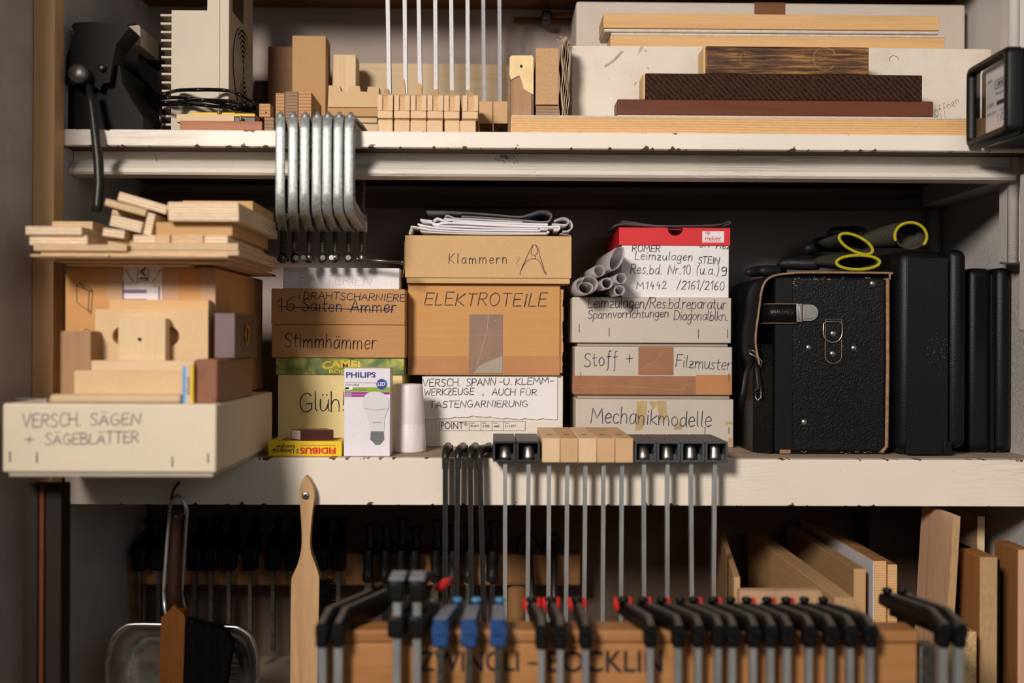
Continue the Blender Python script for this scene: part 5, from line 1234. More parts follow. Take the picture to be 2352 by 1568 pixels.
mb.strip(smooth_pts([(xa-.022,YL+.02),(xa-.010,YL-.002),(xa+.004,YL-.0042),(P(1828,720,YL).x,YL-.0042)],4),.0018,0,1) if False else None
pp = smooth_pts([(xa-.022,YL+.024),(xa-.011,YL+.004),(xa+.000,YL-.0035),(P(1830,720,YL).x,YL-.0035)],4)
mb.loft([[(x,y-.0009,z0_),(x,y+.0009,z0_),(x,y+.0009,z1_),(x,y-.0009,z1_)] for x,y in pp]); mb.build('strap', M['leather'], lc)
mb = MB(); c0 = P(1826,740,YL); c1 = P(1840,697,YL); mb.box((c0.x,YL-.0075,c0.z),(c1.x,YL-.0045,c1.z),.0008); mb.box((c0.x+.003,YL-.0092,c0.z+.003),(c1.x-.001,YL-.0075,c1.z-.003),.0008)
mb.build('clasp_plate', M['nickel'], lc)
mb = MB(); pts = []
for k in range(13): t = -1.5708+k*.2618; pts.append((P(1858,718,YL).x+.0123*math.cos(t), P(1858,718,YL).z+.0118*math.sin(t)))
e = P(1842,718,YL).x; poly = [(e,pts[0][1])]+pts+[(e,pts[-1][1])]
mb.prism(poly, YL-.0045, YL-.0004); poly2 = [(e+.002,pts[0][1]+.003)]+[(P(1858,718,YL).x+.009*math.cos(-1.5708+k*.2618), P(1858,718,YL).z+.0082*math.sin(-1.5708+k*.2618)) for k in range(13)]+[(e+.002,pts[-1][1]-.003)]
mb.prism(poly2, YL-.0078, YL-.0045); mb.build('clasp_tongue', M['nickel'], lc)
mb = MB(); a, b = P(1894,831,YL), P(1932,733,YL); pol = [(a.x,b.z),(b.x,b.z),(b.x,a.z+.008)]+[((a.x+b.x)/2+(b.x-a.x)/2*math.cos(t), a.z+.008-.010*math.sin(t)) for t in (.4,.8,1.2,1.57,1.95,2.35,2.75)]+[(a.x,a.z+.008)]
mb.prism(pol, YL-.0026, YL-.0003); mb.build('ring_tab', M['leather'], lc)
mb = MB(); mb.tube([(x,YL-.0027,z) for x,z in pol], .0006, 5, True); mb.tube([(x,y-.0010,z0_) for x,y in pp], .0006, 5); mb.tube([(x,y-.0010,z1_) for x,y in pp], .0006, 5); mb.build('worn_trim', M['leather_e'], lc)
mb = MB(); c = P(1912,760,YL-.004); R = S(22,YL)
loop = [(c.x+R*math.cos(t),YL-.0055,c.z+R*math.sin(t)*1.05) for t in [math.pi+.28+k*(math.pi-.56+0)/12 for k in range(13)]]
loop = [(c.x-R*.98,YL-.0055,c.z+.010)]+[(c.x+R*math.cos(math.pi+k*math.pi/14),YL-.0055,c.z-.002+R*math.sin(math.pi+k*math.pi/14)*1.05) for k in range(15)]+[(c.x+R*.98,YL-.0055,c.z+.010),(c.x+R*.7,YL-.0052,c.z+.0135),(c.x-R*.7,YL-.0052,c.z+.0135)]
mb.tube(loop, .0013, 8, True); mb.build('carrying_ring', M['nickel'], lc)
for x,y in ((1857,798),(1961,799),(1912,766),(1911,812),(2004,651),(1847,969)):
    p = P(x,y,YL); mb = MB(); off = -.0030 if 1900 < x < 1920 else -.0004
    mb.lathe((p.x,YL+off,p.z),[(.0008,-.0022),(.003,-.0018),(.0044,-.0007),(.0047,.0)],'Y',18); mb.build('rivet', M['nickel'], lc)
mb = MB(); xs2 = xa-.026
def sidep(x,y,Y): p = P(x,y,Y); return p
s1 = [P(1738,790,1.70),P(1737,810,1.695),P(1728,825,1.685),P(1714,860,1.675),P(1708,900,1.672),P(1702,940,1.672)]
s2 = [P(1738,815,1.69),P(1740,850,1.68),P(1744,890,1.675),P(1746,912,1.675)]
for s_ in (s1,s2):
    mb.tube(s_, .0042, 8, False, .28)
mb.build('loose_strap', M['leather_s'], lc)
mb = MB(); mb.tube([P(x,y,1.668) for x,y in ((1720,803),(1732,806),(1750,830),(1748,842),(1736,818),(1722,812))], .0011, 6, True); mb.tube([P(x,y,1.668) for x,y in ((1735,895),(1748,886),(1748,912),(1740,920),(1735,912))], .0011, 6, True); mb.build('buckle', M['nickel'], lc)
mb = MB(); rr = random.Random(11); mp = fr(YL,.0003)
for k in range(34):
    x = rr.uniform(1790,2030); y = 1039+rr.uniform(-3,3) if k%2 else 637+rr.uniform(-3,4)
    if k < 5: x, y = 1820+rr.uniform(-2,4), 640+k*5
    w_ = rr.uniform(2,9); patch(mb,[(x,y),(x+w_,y+rr.uniform(-1,1)),(x+w_*.8,y+1.6),(x+w_*.2,y+1.8)],mp)
rect(mb,1790,1032,1815,1041,fr(YL,.0016)); mb.build('worn_spot', M['leather_e'], lc)

YP = 1.655
pc = thing('plastic_case', 'tall black pebbled hard plastic case beside the leather case', 'case', (P(2137,1045,YP).x,1.80,ZM))
x0_,x1_,x2_ = P(2061,810,YP).x,P(2178,810,YP).x,P(2224,810,YP).x; zt = P(2130,572,YP).z
mb = MB(); mb.box((x0_,YP,ZM+.0005),(x1_-.0006,YP+.27,zt),.020,6); mb.build('shell', M['case'], pc)
mb = MB(); mb.box((x1_+.0006,YP+.002,ZM+.010),(x2_,YP+.27,zt+.001),.016,6); mb.build('lid_shell', M['case'], pc)
mb = MB(); mb.box((P(2080,810,YP).x,YP-.0028,ZM+.002),(x1_-.0008,YP-.0001,zt-.012),.0025,3); mb.build('rim', M['case'], pc)
mb = MB(); a, b = P(2165,1043,YP), P(2184,1012,YP); mb.box((a.x,YP-.0052,ZM+.002),(b.x,YP-.003,b.z),.0012); mb.build('latch', M['black'], pc)
mb = MB(); mp = fr(YP-.0028,.0003); rr = random.Random(8)
for k in range(40):
    x,y = rr.gauss(2152,14), rr.gauss(800,24); disc(mb,x,y,rr.uniform(.4,1.1),rr.uniform(.4,1.1),mp,6)
mb.build('paint_speck', M['leather_e'], pc)
YP2 = 1.70
p2 = thing('plastic_case', 'lower black hard plastic case at the right edge of the photo', 'case', (P(2300,1030,YP2).x,1.83,ZM))
x0_,x1_,x2_ = P(2222,810,YP2).x,P(2284,810,YP2).x,P(2350,810,YP2).x; zt = P(2280,615,YP2).z; x0_ = max(x0_, P(2224,810,YP).x+.0015)
mb = MB(); mb.box((x0_,YP2,ZM+.0005),(x1_-.0005,YP2+.24,zt),.012,5); mb.build('shell', M['case'], p2)
mb = MB(); mb.box((x1_+.0005,YP2-.002,ZM+.0005),(min(x2_,XR-.004),YP2+.24,zt+.001),.022,6); mb.build('lid_shell', M['case'], p2)
mb = MB(); mb.box((x1_-.007,YP2-.003,ZM+.004),(x1_-.0006,YP2-.0001,zt-.01),.001); mb.build('rim', M['black'], p2)

# gloves
def tubeglove(name, label, palm, fingers, arc, cuff_u, cuff_v, group=None, cuffn=28):
    """palm: list of (centre, a, b) ellipse stations from the cuff to the knuckles; fingers: list of (points, radii)"""
    r_ = thing(name, label, 'glove', palm[0][0], group)
    mb = MB(); rings = []
    for c, u, v in palm: rings.append([c+u*math.cos(6.28319*k/cuffn)+v*math.sin(6.28319*k/cuffn) for k in range(cuffn)])
    inner = [[c+(u*.90)*math.cos(6.28319*k/cuffn)+(v*.88)*math.sin(6.28319*k/cuffn) for k in range(cuffn)] for c,u,v in palm[:3]]
    mb.loft(inner[::-1]+rings, True); mb.build('knit_body', M['glove'], r_)
    mb = MB()
    for pts, rad in fingers: mb.tube(smooth3(pts), [rad*f for f in taper(len(smooth3(pts)))], 12)
    mb.build('dipped_fingers', M['rubber'], r_)
    mb = MB(); c,u,v = palm[0]
    a0, a1 = arc if arc else (0, 360)
    mb.tube([c+u*1.02*math.cos(math.radians(a0+(a1-a0)*k/40))+v*1.02*math.sin(math.radians(a0+(a1-a0)*k/40)) for k in range(40 if not arc else 41)], .0024, 8, not arc); mb.build('yellow_cuff', M['cuff'], r_)
    return r_
def smooth3(p, k=4):
    out = []; n = len(p)
    for i in range(n-1):
        a,b,c,d = p[max(i-1,0)],p[i],p[i+1],p[min(i+2,n-1)]
        for j in range(k):
            t = j/k; out.append(.5*(2*b+(c-a)*t+(2*a-5*b+4*c-d)*t*t+(3*b-a-3*c+d)*t**3))
    return out+[p[-1]]
def taper(n): return [1.0 if i < n-4 else (.97,.88,.66,.3)[i-(n-4)] for i in range(n)]
def E(x0,y0,x1,y1,Y0,Y1):    # half axis vector between two pixels
    return (P(x1,y1,Y1)-P(x0,y0,Y0))/2
ZL = P(1900,632,YL).z+.0052
def station(xl,yl,xr,yr,h,Y,rot=0):
    a, b = P(xl,yl,Y), P(xr,yr,Y); u = (b-a)/2; v = Vector((-u.z,0,u.x)).normalized()*S(h,Y)/2
    return ((a+b)/2, u, v)
g1 = tubeglove('work_glove','black knit glove with yellow cuff lying open towards the viewer on the leather case',
    [station(1922,603,2020,602,32,1.70), station(1916,604,2016,602,32,1.715), station(1890,603,2000,600,34,1.75), station(1870,602,1980,598,34,1.79), station(1850,602,1940,597,30,1.83)],
    [([P(1880,605,1.80),P(1850,606,1.81),P(1815,605,1.82),P(1786,607,1.82)],.0100),([P(1890,600,1.84),P(1850,600,1.85),P(1812,600,1.855)],.0095),([P(1900,598,1.87),P(1860,596,1.885),P(1830,596,1.89)],.0090)],0,0,0,'work gloves')
g2 = tubeglove('work_glove','black knit glove with slanted yellow cuff above the lowest yellow cuff',
    [station(1929,542,2003,578,34,1.715), station(1926,543,1998,577,34,1.73), station(1910,546,1985,572,36,1.765), station(1892,553,1960,570,32,1.80), station(1870,560,1930,568,26,1.84)],
    [([P(1930,566,1.85),P(1898,564,1.86),P(1868,568,1.85),P(1846,573,1.845)],.0095),([P(1930,560,1.875),P(1890,556,1.895),P(1866,562,1.895)],.0095)],0,0,0,'work gloves')
g3 = tubeglove('work_glove','black knit glove draped up over the hard case with its yellow cuff to the right',
    [station(2056,540,2128,545,62,1.72,0), station(2050,540,2128,540,64,1.735), station(2020,545,2105,535,58,1.76), station(1985,556,2060,536,46,1.79), station(1950,562,2010,548,34,1.82)],
    [([P(1985,540,1.835),P(1955,535,1.85),P(1925,533,1.855),P(1900,538,1.86)],.0095),([P(1985,536,1.86),P(1950,532,1.88),P(1918,540,1.885)],.0095)],(-35,205),0,0,'work gloves')
g4 = thing('work_glove','black rubber glove finger tips lying at the left behind the leather case','glove',P(1735,640,1.80),'work gloves')
mb = MB()
for pts,r in (([P(1800,624,1.85),P(1770,623,1.84),P(1740,623,1.83),P(1712,626,1.82)],.0088),([P(1790,622,1.795),P(1768,622,1.79),P(1742,622,1.785)],.0088),([P(1800,622,1.875),P(1780,623,1.875),P(1756,624,1.87)],.008)): mb.tube(smooth3(pts),[r*f for f in taper(len(smooth3(pts)))],12)
mb.build('dipped_fingers', M['rubber'], g4)

# ============================================================ CLAMPS HANGING ON THE MIDDLE SHELF
ROW = 'bar clamps hanging over the middle shelf edge'
def flatbar(mb, x, y, z0, z1, w=.0052, d=.010, lean=0):
    mb.loft([[(xx-w/2,y-d/2,z),(xx+w/2,y-d/2,z),(xx+w/2,y+d/2,z),(xx-w/2,y+d/2,z)] for xx,z in ((x+lean,z0),(x,z1))], True, False)
# four black iron F clamps
for k,(xt,xb_,hx,lb) in enumerate(((1023,1023,1030,'first'),(1052,1048,1064,'second'),(1080,1084,1092,'third'),(1102,1112,1124,'last'))):
    Yb = 1.575
    r_ = thing('f_clamp', f'black iron F clamp hanging over the shelf edge, {lb} of the four', 'clamp', (P(xt,1100,Yb).x,Yb,ZM), 'four black iron clamps on the middle shelf')
    mb = MB(); a = P(xt,1040,Yb); b = P(xb_,1440,Yb); t_ = (b.x-a.x)
    hw = .0034
    mb.loft([[(x-hw,Yb-.006,z),(x-hw*.45,Yb-.006,z),(x-hw*.3,Yb-.0045,z),(x+hw*.3,Yb-.0045,z),(x+hw*.45,Yb-.006,z),(x+hw,Yb-.006,z),(x+hw,Yb+.006,z),(x-hw,Yb+.006,z)] for x,z in ((a.x+t_*1.15,P(xb_,1500,Yb).z),(a.x,ZM+.004))], True, False)
    mb.build('bar', M['iron'], r_)
    mb = MB(); h2 = P(hx,1030,1.70); zc = ZM+.0075
    mb.tube([(a.x,Yb,ZM-.012),(a.x,Yb+.001,ZM+.004),(a.x+.0006,Yb+.006,ZM+.0125),(a.x+.002,Yb+.022,ZM+.0135),((a.x+h2.x)/2,1.63,ZM+.0105),(h2.x,1.70,ZM+.0085)], [.0045,.0048,.0055,.0058,.0062,.0055], 8)
    mb.cyl((h2.x,1.695,ZM+.0004),(h2.x,1.695,ZM+.010),.007,n=16); mb.build('fixed_jaw', M['iron'], r_)
# black plastic heads, wooden heads, grey heads
def headclamp(label, x0, x1, yt, yb, Yf, dep, bx, m_, kind, bxb):
    r_ = thing('bar_clamp', label, 'clamp', (P((x0+x1)/2,yb,Yf).x,Yf+.02,ZM), ROW)
    ax, bx_ = P(x0,yb,Yf).x, P(x1,yb,Yf).x; z0 = ZM+.0004; z1 = P(x0,yt,Yf).z
    mb = MB()
    if kind == 'wood':
        mb.box((ax+.0002,Yf,z0-.0),(bx_-.0002,Yf+dep,z1),.0012)
        mb.build('wooden_jaw', m_, r_)
        mb = MB(); xm = (ax+bx_)/2; mb.box((xm-.004,Yf+.055,z1+.0001),(xm+.003,Yf+.062,z1+.0006)); mb.build('jaw_pin', M['zincd'], r_)
    else:
        t = .0028
        mb.box((ax,Yf,z1-t),(bx_,Yf+dep,z1),.0006,1); mb.box((ax,Yf,z0),(bx_,Yf+dep,z0+t),.0006,1)
        mb.box((ax,Yf,z0+t),(ax+t,Yf+dep,z1-t)); mb.box((bx_-t,Yf,z0+t),(bx_,Yf+dep,z1-t)); mb.box((ax+t,Yf+dep-t,z0+t),(bx_-t,Yf+dep,z1-t))
        mb.box((bx_-t*2.6,Yf+.010,z0+t),(bx_-t,Yf+.03,z0+.010)); mb.build('plastic_jaw', m_, r_)
        mb = MB(); xm = P(bx,1040,Yf+.012).x
        mb.lathe((xm,Yf+.014,z0+t+.0002),[(.0098,0),(.0082,.004),(.0072,.016),(.0070,z1-z0-2*t-.006),(.0050,z1-z0-2*t-.0012),(.001,z1-z0-2*t-.0008)]); mb.build('steel_stud', M['nickel'], r_)
    mb = MB(); Yb = Yf+.014 if kind != 'wood' else Yf+.018
    p = P(bx,1075,Yb); q = P(bxb,1440,Yb); flatbar(mb, p.x, Yb, .985, z0-.0001, .0054, .010, (q.x-p.x)); mb.build('bar', M['steel'], r_)
Yf = 1.552
for k,(x0,x1,bx,bb) in enumerate(((1132,1184,1160,1160),(1186,1240,1214,1211))):
    headclamp(('bar clamp with a square black plastic head next to the black iron clamps','bar clamp with a square black plastic head next to the wooden heads')[k], x0,x1,1013,1059,Yf,.13,bx,M['black_pl'],'plastic',bb)
wl = [1245,1287,1328.5,1371,1413,1455]
for k in range(5):
    headclamp(f'bar clamp with a pale wooden head, {ORD[k]} of the five', wl[k],wl[k+1],1006,1065,1.545,.20,(1261,1303,1344,1386,1428)[k],(M['beech'],M['beech2'],M['beech'],M['beech2'],M['beech2'])[k],'wood',(1259,1299,1341,1383,1425)[k])
for k,(x0,x1,bx,bb) in enumerate(((1457,1507,1478,1479),(1509,1562,1532,1532),(1564,1618,1586,1589),(1620,1672,1641,1637))):
    headclamp(f'bar clamp with a square grey plastic head, {ORD[k]} of the four', x0,x1,1014,1060,Yf,.125,bx,M['grey_pl'],'plastic',bb)

# ---- hook, dustpan, hand brush
hk = MB(); p = P(407,1118,1.59); hk.cyl((p.x,1.5999,p.z+.004),(p.x,1.592,p.z+.004),.0018,n=8); hk.tube([(p.x+.0005,1.5925,p.z+.004),(p.x-.002,1.580,p.z-.002),(p.x-.001,1.566,p.z-.010),(p.x+.001,1.556,p.z-.012),(p.x+.004,1.550,p.z-.006),(p.x+.006,1.549,p.z+.0)], .0017, 8)
tag(hk.build('screw_hook', M['iron']), 'dark screw hook in the fascia carrying the dustpan', 'hook')
dp = thing('dustpan', 'scuffed aluminium dustpan hanging by its wire handle from the screw hook', 'dustpan', P(407,1140,1.557))
Yw = 1.556
mb = MB(); L_ = [(376,1360),(383,1260),(390,1172),(394,1150),(407,1138),(420,1148),(429,1170),(428,1200),(422,1290),(417,1362)]
mb.tube([P(x,y,Yw) for x,y in smooth_pts(L_,5)], .0024, 8)
mb.tube([P(376,1360,Yw),P(379,1400,1.552),P(392,1450,1.549)], .0024, 8); mb.tube([P(417,1362,Yw),P(428,1410,1.552),P(436,1450,1.549)], .0024, 8); mb.build('wire_handle', M['steel'], dp)
mb = MB(); Yd = 1.545
out_ = [(241,1600),(240,1530),(243,1500),(256,1460),(280,1436),(310,1428),(420,1430),(530,1434),(556,1440),(580,1460),(594,1500),(596,1540),(592,1600)]
out_ = smooth_pts(out_,4); cx, cy = 418, 1640
rim = [P(x,y,Yd) for x,y in out_]
def inset(f, dy, dpx=0): return [P(cx+(x-cx)*f, cy+(y-cy)*f+dpx, Yd)+Vector((0,dy,0)) for x,y in out_]
def open_loft(mb, rows):
    R = [[mb.v(p) for p in r] for r in rows]
    for i in range(len(R)-1):
        for j in range(len(R[0])-1): mb.f((R[i][j],R[i][j+1],R[i+1][j+1],R[i+1][j]),True)
rows = [inset(1.0,.004),inset(1.0,-.001),inset(.985,-.004),inset(.95,-.002),inset(.93,.006),inset(.86,.028),inset(.76,.034),inset(.70,.030),inset(.66,.036),inset(.3,.036),inset(.02,.036)]
open_loft(mb, rows); mb.build('pan', M['alu'], dp)
mb = MB(); z0 = P(418,1600,Yd).z; z1 = .93; x0_, x1_ = rim[0].x, rim[-1].x
open_loft(mb, [[(x0_,Yd-.001,z0),(x0_,Yd-.001,z1-.03)],[(x0_+.012,Yd+.006,z0),(x0_+.010,Yd+.006,z1-.03)],[(x0_+.03,Yd+.034,z0),(x0_+.03,Yd+.034,z1-.03)],[(x1_-.03,Yd+.034,z0),(x1_-.03,Yd+.034,z1-.03)],[(x1_-.012,Yd+.006,z0),(x1_-.010,Yd+.006,z1-.03)],[(x1_,Yd-.001,z0),(x1_,Yd-.001,z1-.03)]]); mb.build('pan_floor', M['alu'], dp)
hb = thing('hand_brush', 'hand brush with orange brown varnished back hanging in front of the dustpan', 'brush', P(400,1180,1.52))
Yb = 1.515
mb = MB(); o = [(365,1600),(370,1418),(388,1402),(400,1388),(407,1398),(420,1408),(425,1418),(419,1600)]
mb.prism([(P(x,y,Yb).x,P(x,y,Yb).z) for x,y in o], Yb, Yb+.024); mb.build('brush_back', M['handle_br'], hb)
mb = MB(); mb.tube([P(x,y,Yb+.016) for x,y in ((402,1402),(400,1360),(402,1300),(404,1240),(406,1200),(407,1186),(408,1176))], [.010,.0095,.0088,.0075,.007,.0085,.007], 14); mb.build('handle', M['hand_dk'], hb)
mb = MB(); mb.tube([P(x,y,Yb+.02) for x,y in smooth_pts([(391,1180),(391,1165),(397,1148),(407,1139),(417,1148),(425,1165),(424,1180)],4)], .0015, 8); mb.build('hanging_ring', M['nickel'], hb)
mb = MB(); a = P(426,1420,Yb+.02); rr = random.Random(2)
mb.prism([(P(x,y,Yb+.022).x,P(x,y,Yb+.022).z) for x,y in ((420,1420),(438,1416),(470,1424),(520,1440),(540,1470),(520,1600),(420,1600))], Yb+.0045, Yb+.0235)
for k in range(160):
    y = rr.uniform(1425,1600); yy = Yb+rr.uniform(.005,.023); x1 = 500+rr.uniform(0,60)*(1-abs(y-1500)/200)
    mb.tube([P(424,y,yy),P((424+x1)/2,y+2,yy),P(x1,y+rr.uniform(-4,10),yy)], .0005, 4)
tag(mb.build('bristles', M['bristle'], hb), kind='stuff')
br = thing('hand_brush', 'pale bare wood hand brush screwed to the middle shelf fascia', 'brush', P(702,1140,1.58))
Yb = 1.582
o = smooth_pts([(702,1092),(696,1100),(689,1120),(688,1140),(690,1170),(693,1220),(692,1260),(684,1295),(673,1320),(669,1345),(667,1500),(667,1600)],3)+smooth_pts([(728,1600),(730,1500),(733,1345),(731,1318),(722,1290),(713,1262),(713,1220),(718,1170),(722,1140),(719,1118),(710,1100)],3)
mb = MB(); mb.prism([(P(x,y,Yb).x,P(x,y,Yb).z) for x,y in o], Yb, Yb+.016); mb.build('brush_back', M['brushw'], br)
mb = MB(); p = P(702,1138,Yb); mb.lathe((p.x,Yb-.0016,p.z),[(.0012,.0008),(.0048,0),(.0052,.0010),(.0050,.0016)],'Y',20)
mb.build('fixing_screw', M['nickel'], br)
mb = MB(); mb.box((p.x-.0030,Yb-.0021,p.z-.0006),(p.x+.0030,Yb-.0017,p.z+.0006)); mb.box((p.x-.0006,Yb-.0021,p.z-.0030),(p.x+.0006,Yb-.0017,p.z+.0030)); mb.build('cross_slot', M['iron'], br)
mb = MB(); rr = random.Random(6)
mb.box((P(732.5,1340,Yb).x,Yb+.004,P(740,1600,Yb).z),(P(752,1340,Yb).x,Yb+.0135,P(740,1338,Yb).z))
for k in range(420):
    y = rr.uniform(1330,1600); yy = Yb+rr.uniform(.003,.014); x1 = 752+rr.uniform(0,20)
    mb.tube([P(729,y,yy),P(742,y+1,yy),P(x1,y+rr.uniform(-3,4),yy)], .0007, 4)
for k in range(6): mb.tube([P(670,1352+4*k,Yb+.01),P(655,1350+5*k,Yb+.006),P(648,1356+5*k,Yb)], .0003, 4)
tag(mb.build('bristles', M['bristle'], br), kind='stuff')

# ============================================================ REAR RAIL WITH DARK CLAMPS
YR_ = 1.90
rl = thing('clamp_rail', 'brown wooden rail of dark clamps near the rear wall below the middle shelf', 'rail', (P(800,1310,YR_).x,1.92,ZB))
o = pbox('rail_beam', M['rail_dk'], 290, 1271, 1334, 1345, YR_, .045, None, None, None, None, None, .004, rl); zrt = top(o); zrb = P(800,1345,YR_).z
for x in (300,1188):
    mb = MB(); p = P(x,1400,YR_+.01); mb.cyl((p.x,YR_+.022,ZB+.0003),(p.x,YR_+.022,P(x,1345,YR_).z-.0003),.0155,n=20); mb.build('round_post', M['rail_dk'], rl)
def rearclamp(x, label, kind, yt, m_='iron', barw=.006):
    Yc = YR_-.022
    r_ = thing('screw_clamp', label, 'clamp', (P(x,1300,Yc).x,Yc,zrt), 'dark clamps on the rear rail')
    c = P(x,1290,Yc)
    mb = MB(); flatbar(mb, c.x, Yc, .90, zrt+.012, barw, .010); mb.build('bar', M['zincd'] if kind != 'old' else M['iron'], r_)
    mb = MB(); zt = P(x,yt,Yc).z
    if kind == 'plastic':
        mb.box((c.x-.0118,Yc-.012,zrb+.03),(c.x+.0118,Yc+.010,zrt+.012),.004,3)
        rings = []
        for y,z0,z1,w in ((Yc-.010,zrt+.0008,zrt+.014,.012),(Yc+.03,zrt+.0008,zrt+.028,.012),(Yc+.065,zrt+.0008,zrt+.032,.010),(Yc+.085,zrt+.0008,zrt+.022,.008)):
            o_ = -.10*(y-Yc); rings.append([(c.x+o_+w*u,y,z) for u,z in ((-1,z0),(1,z0),(1,z1-.004),(.6,z1),(-.6,z1),(-1,z1-.004))])
        mb.loft(rings); mb.build('fixed_jaw', M['black'], r_)
        mb = MB(); mb.lathe((c.x-.004,Yc+.06,zrt+.026),[(.006,0),(.006,.016),(.009,.018),(.009,.024),(.006,.026)],n=14); mb.build('spindle_tip', M['black'], r_)
    else:
        w = .0098 if kind == 'old' else .0082
        mb.lathe((c.x,Yc-.002,zrb+.012),[(.008,0),(w+.0012,.002),(w+.0012,.012),(w,.016),(w,.030),(w+.001,.034),(w*.9,.05),(w*.8,zrt-zrb-.0)],n=14)
        mb.box((c.x-.008,Yc,zrt+.0008),(c.x+.008,Yc+.075,zrt+.014),.003,2); mb.build('sliding_jaw', M[m_], r_)
        mb = MB(); k_ = zt-zrt
        mb.lathe((c.x+.002,Yc+.004,zrt+.006),[(.0085,-.006),(.007,k_*.3),(.006,k_*.55),(.007,k_*.8),(.0102,k_*.9),(.0102,k_*.97),(.009,k_)],n=16); mb.build('turning_knob', M[m_], r_)
for k,x in enumerate((449,486,527,576,628,671)): rearclamp(x, f'black plastic rear rail clamp, {ORD[k]} of six between dustpan and brush', 'plastic', 1225)
rearclamp(778,'black plastic bar clamp on the rear rail just right of the pale brush','plastic',1225); rearclamp(738,'black plastic bar clamp on the rear rail half hidden by the pale brush','plastic',1225)
rearclamp(322,'dim black clamp at the far left end of the rear rail','plastic',1240); rearclamp(366,'dim black clamp on the rear rail left of the brown brush handle','plastic',1240)
for k,(x,yt) in enumerate(((846,1212),(884,1218),(921,1198),(952,1220),(1001,1202),(1040,1212),(1076,1210),(1131,1204))):
    rearclamp(x, f'old dark iron screw clamp on the rear rail, {ORD[k]} of the eight', 'old' if k%2 else 'iron', yt, 'iron', .011 if k in (0,2) else .008)
for k,(x,xb_) in enumerate(((1213,1232),(1272,1274))):
    Yc = YR_-.014
    r_ = thing('bar_clamp', ('grey pipe bar clamp leaning at the rear rail above the round post','grey pipe bar clamp leaning at the right end of the rear rail')[k], 'clamp', (P(x,1260,Yc).x,Yc,zrt), 'two grey bar clamps at the rear rail')
    mb = MB(); mb.cyl(P(x,1250,Yc), (P(xb_,1460,1.80).x,1.80,ZB+.06), .0062, n=12); mb.build('bar', M['zincd'], r_)
    mb = MB(); c = P(x,1262,Yc); mb.prism([(c.x-.018,zrt+.0006),(c.x+.022,zrt+.0006),(c.x+.016,zrt+.014),(c.x+.006,zrt+.03),(c.x-.008,zrt+.03),(c.x-.014,zrt+.016)], Yc+.008, Yc+.05); mb.build('jaw', M['iron'], r_)
    mb = MB(); c = P(xb_,1430,1.80); mb.cbox((c.x,1.80,c.z),(.026,.03,.03),.004); mb.build('sliding_jaw', M['iron'], r_)

# ============================================================ BOARDS AT THE LOWER RIGHT
def lying(name, label, xr_px, yt, Yf, depth, th, mats, lean=0, axis='X', rz=0, parts=None, cat='board'):
    """board on edge with its end towards the viewer: right edge and top of the end face by pixel"""
    p = P(xr_px, yt, Yf); h = p.z-ZB-.0006; w = S(th,Yf)
    r_ = thing(name, label, cat, (p.x-w/2,Yf,ZB+.0003), 'boards at the lower right')
    mb = MB(); mb.box((p.x-w,Yf+.0008,ZB+.0006),(p.x,Yf+depth,p.z),.0008,1); mb.build('board_body', mats[0], r_)
    mb = MB(); mb.box((p.x-w+.0003,Yf,ZB+.001),(p.x-.0003,Yf+.0007,p.z-.0004)); mb.build('end_face', mats[1], r_)
    r_.rotation_euler = (0,0,math.radians(rz)); return r_, p, w
lying('board','thin brown board on edge at the left of the lower right boards',1700,1325,1.50,.44,14,(M['face_br'],M['mdf']),0,'X',-8)
lying('board','thick brown board on edge with a layered plywood end',1963,1372,1.45,.50,46,(M['face_br'],M['plyx']))
lying('board','brown fibreboard on edge left of the white laminated board',1989,1306,1.60,.37,28,(M['face_br'],M['mdf']))
r_, p, w = lying('board','white laminated block board on edge with a glued wood end',2036,1288,1.60,.38,28,(M['rail_dk'],M['pine_ring']))
mb = MB(); mb.box((p.x-w-.0018,1.600,ZB+.0006),(p.x-w-.0001,1.978,p.z-.0003)); o = mb.build('white_laminate_face', M['lam_w'], r_); o['label'] = 'white laminate face'
lying('board','plain block board on edge right of the white laminated one',2061,1296,1.595,.38,22,(M['rail_dk'],M['pine_ring']))
mb = MB(); Y_ = 1.455; a = P(1699,1356,Y_); b = P(1895,1356,Y_); e_ = P(1912,1400,Y_)
fb_ = thing('board','pale board facing the viewer in front of the thin brown board','board',((a.x+b.x)/2,Y_,ZB),'boards at the lower right')
bx_ = P(1912,1400,1.45).x
mb.prism([(a.x,ZB+.0004),(P(1908,1500,Y_).x,ZB+.0004),(P(1908,1410,Y_).x,P(1908,1410,Y_).z),(P(1884,1357,Y_).x,a.z),(a.x,a.z)], Y_, Y_+.016); mb.build('board_body', M['face_pk'], fb_)
mb = MB(); q = lambda x,y: (P(x,y,Y_).x,P(x,y,Y_).z)
mb.prism([q(1850,1358),q(1884,1358),q(1908,1411),q(1908,1430),q(1890,1430)], Y_-.0006, Y_-.0001); mb.build('layered_edge', M['plyx'], fb_)
pbox('board', M['panel_dk'], 1995, 1165, 2135, 1500, 1.93, .03, 'wide dark brown panel standing at the rear wall', 'board', 'boards at the lower right', ZB+.0003)
o = pbox('board', M['face_pk'], 2050, 1382, 2062, 1500, 1.615, .20, 'low pink brown board end between block board and tall plywood', 'board', 'boards at the lower right', ZB+.0003)
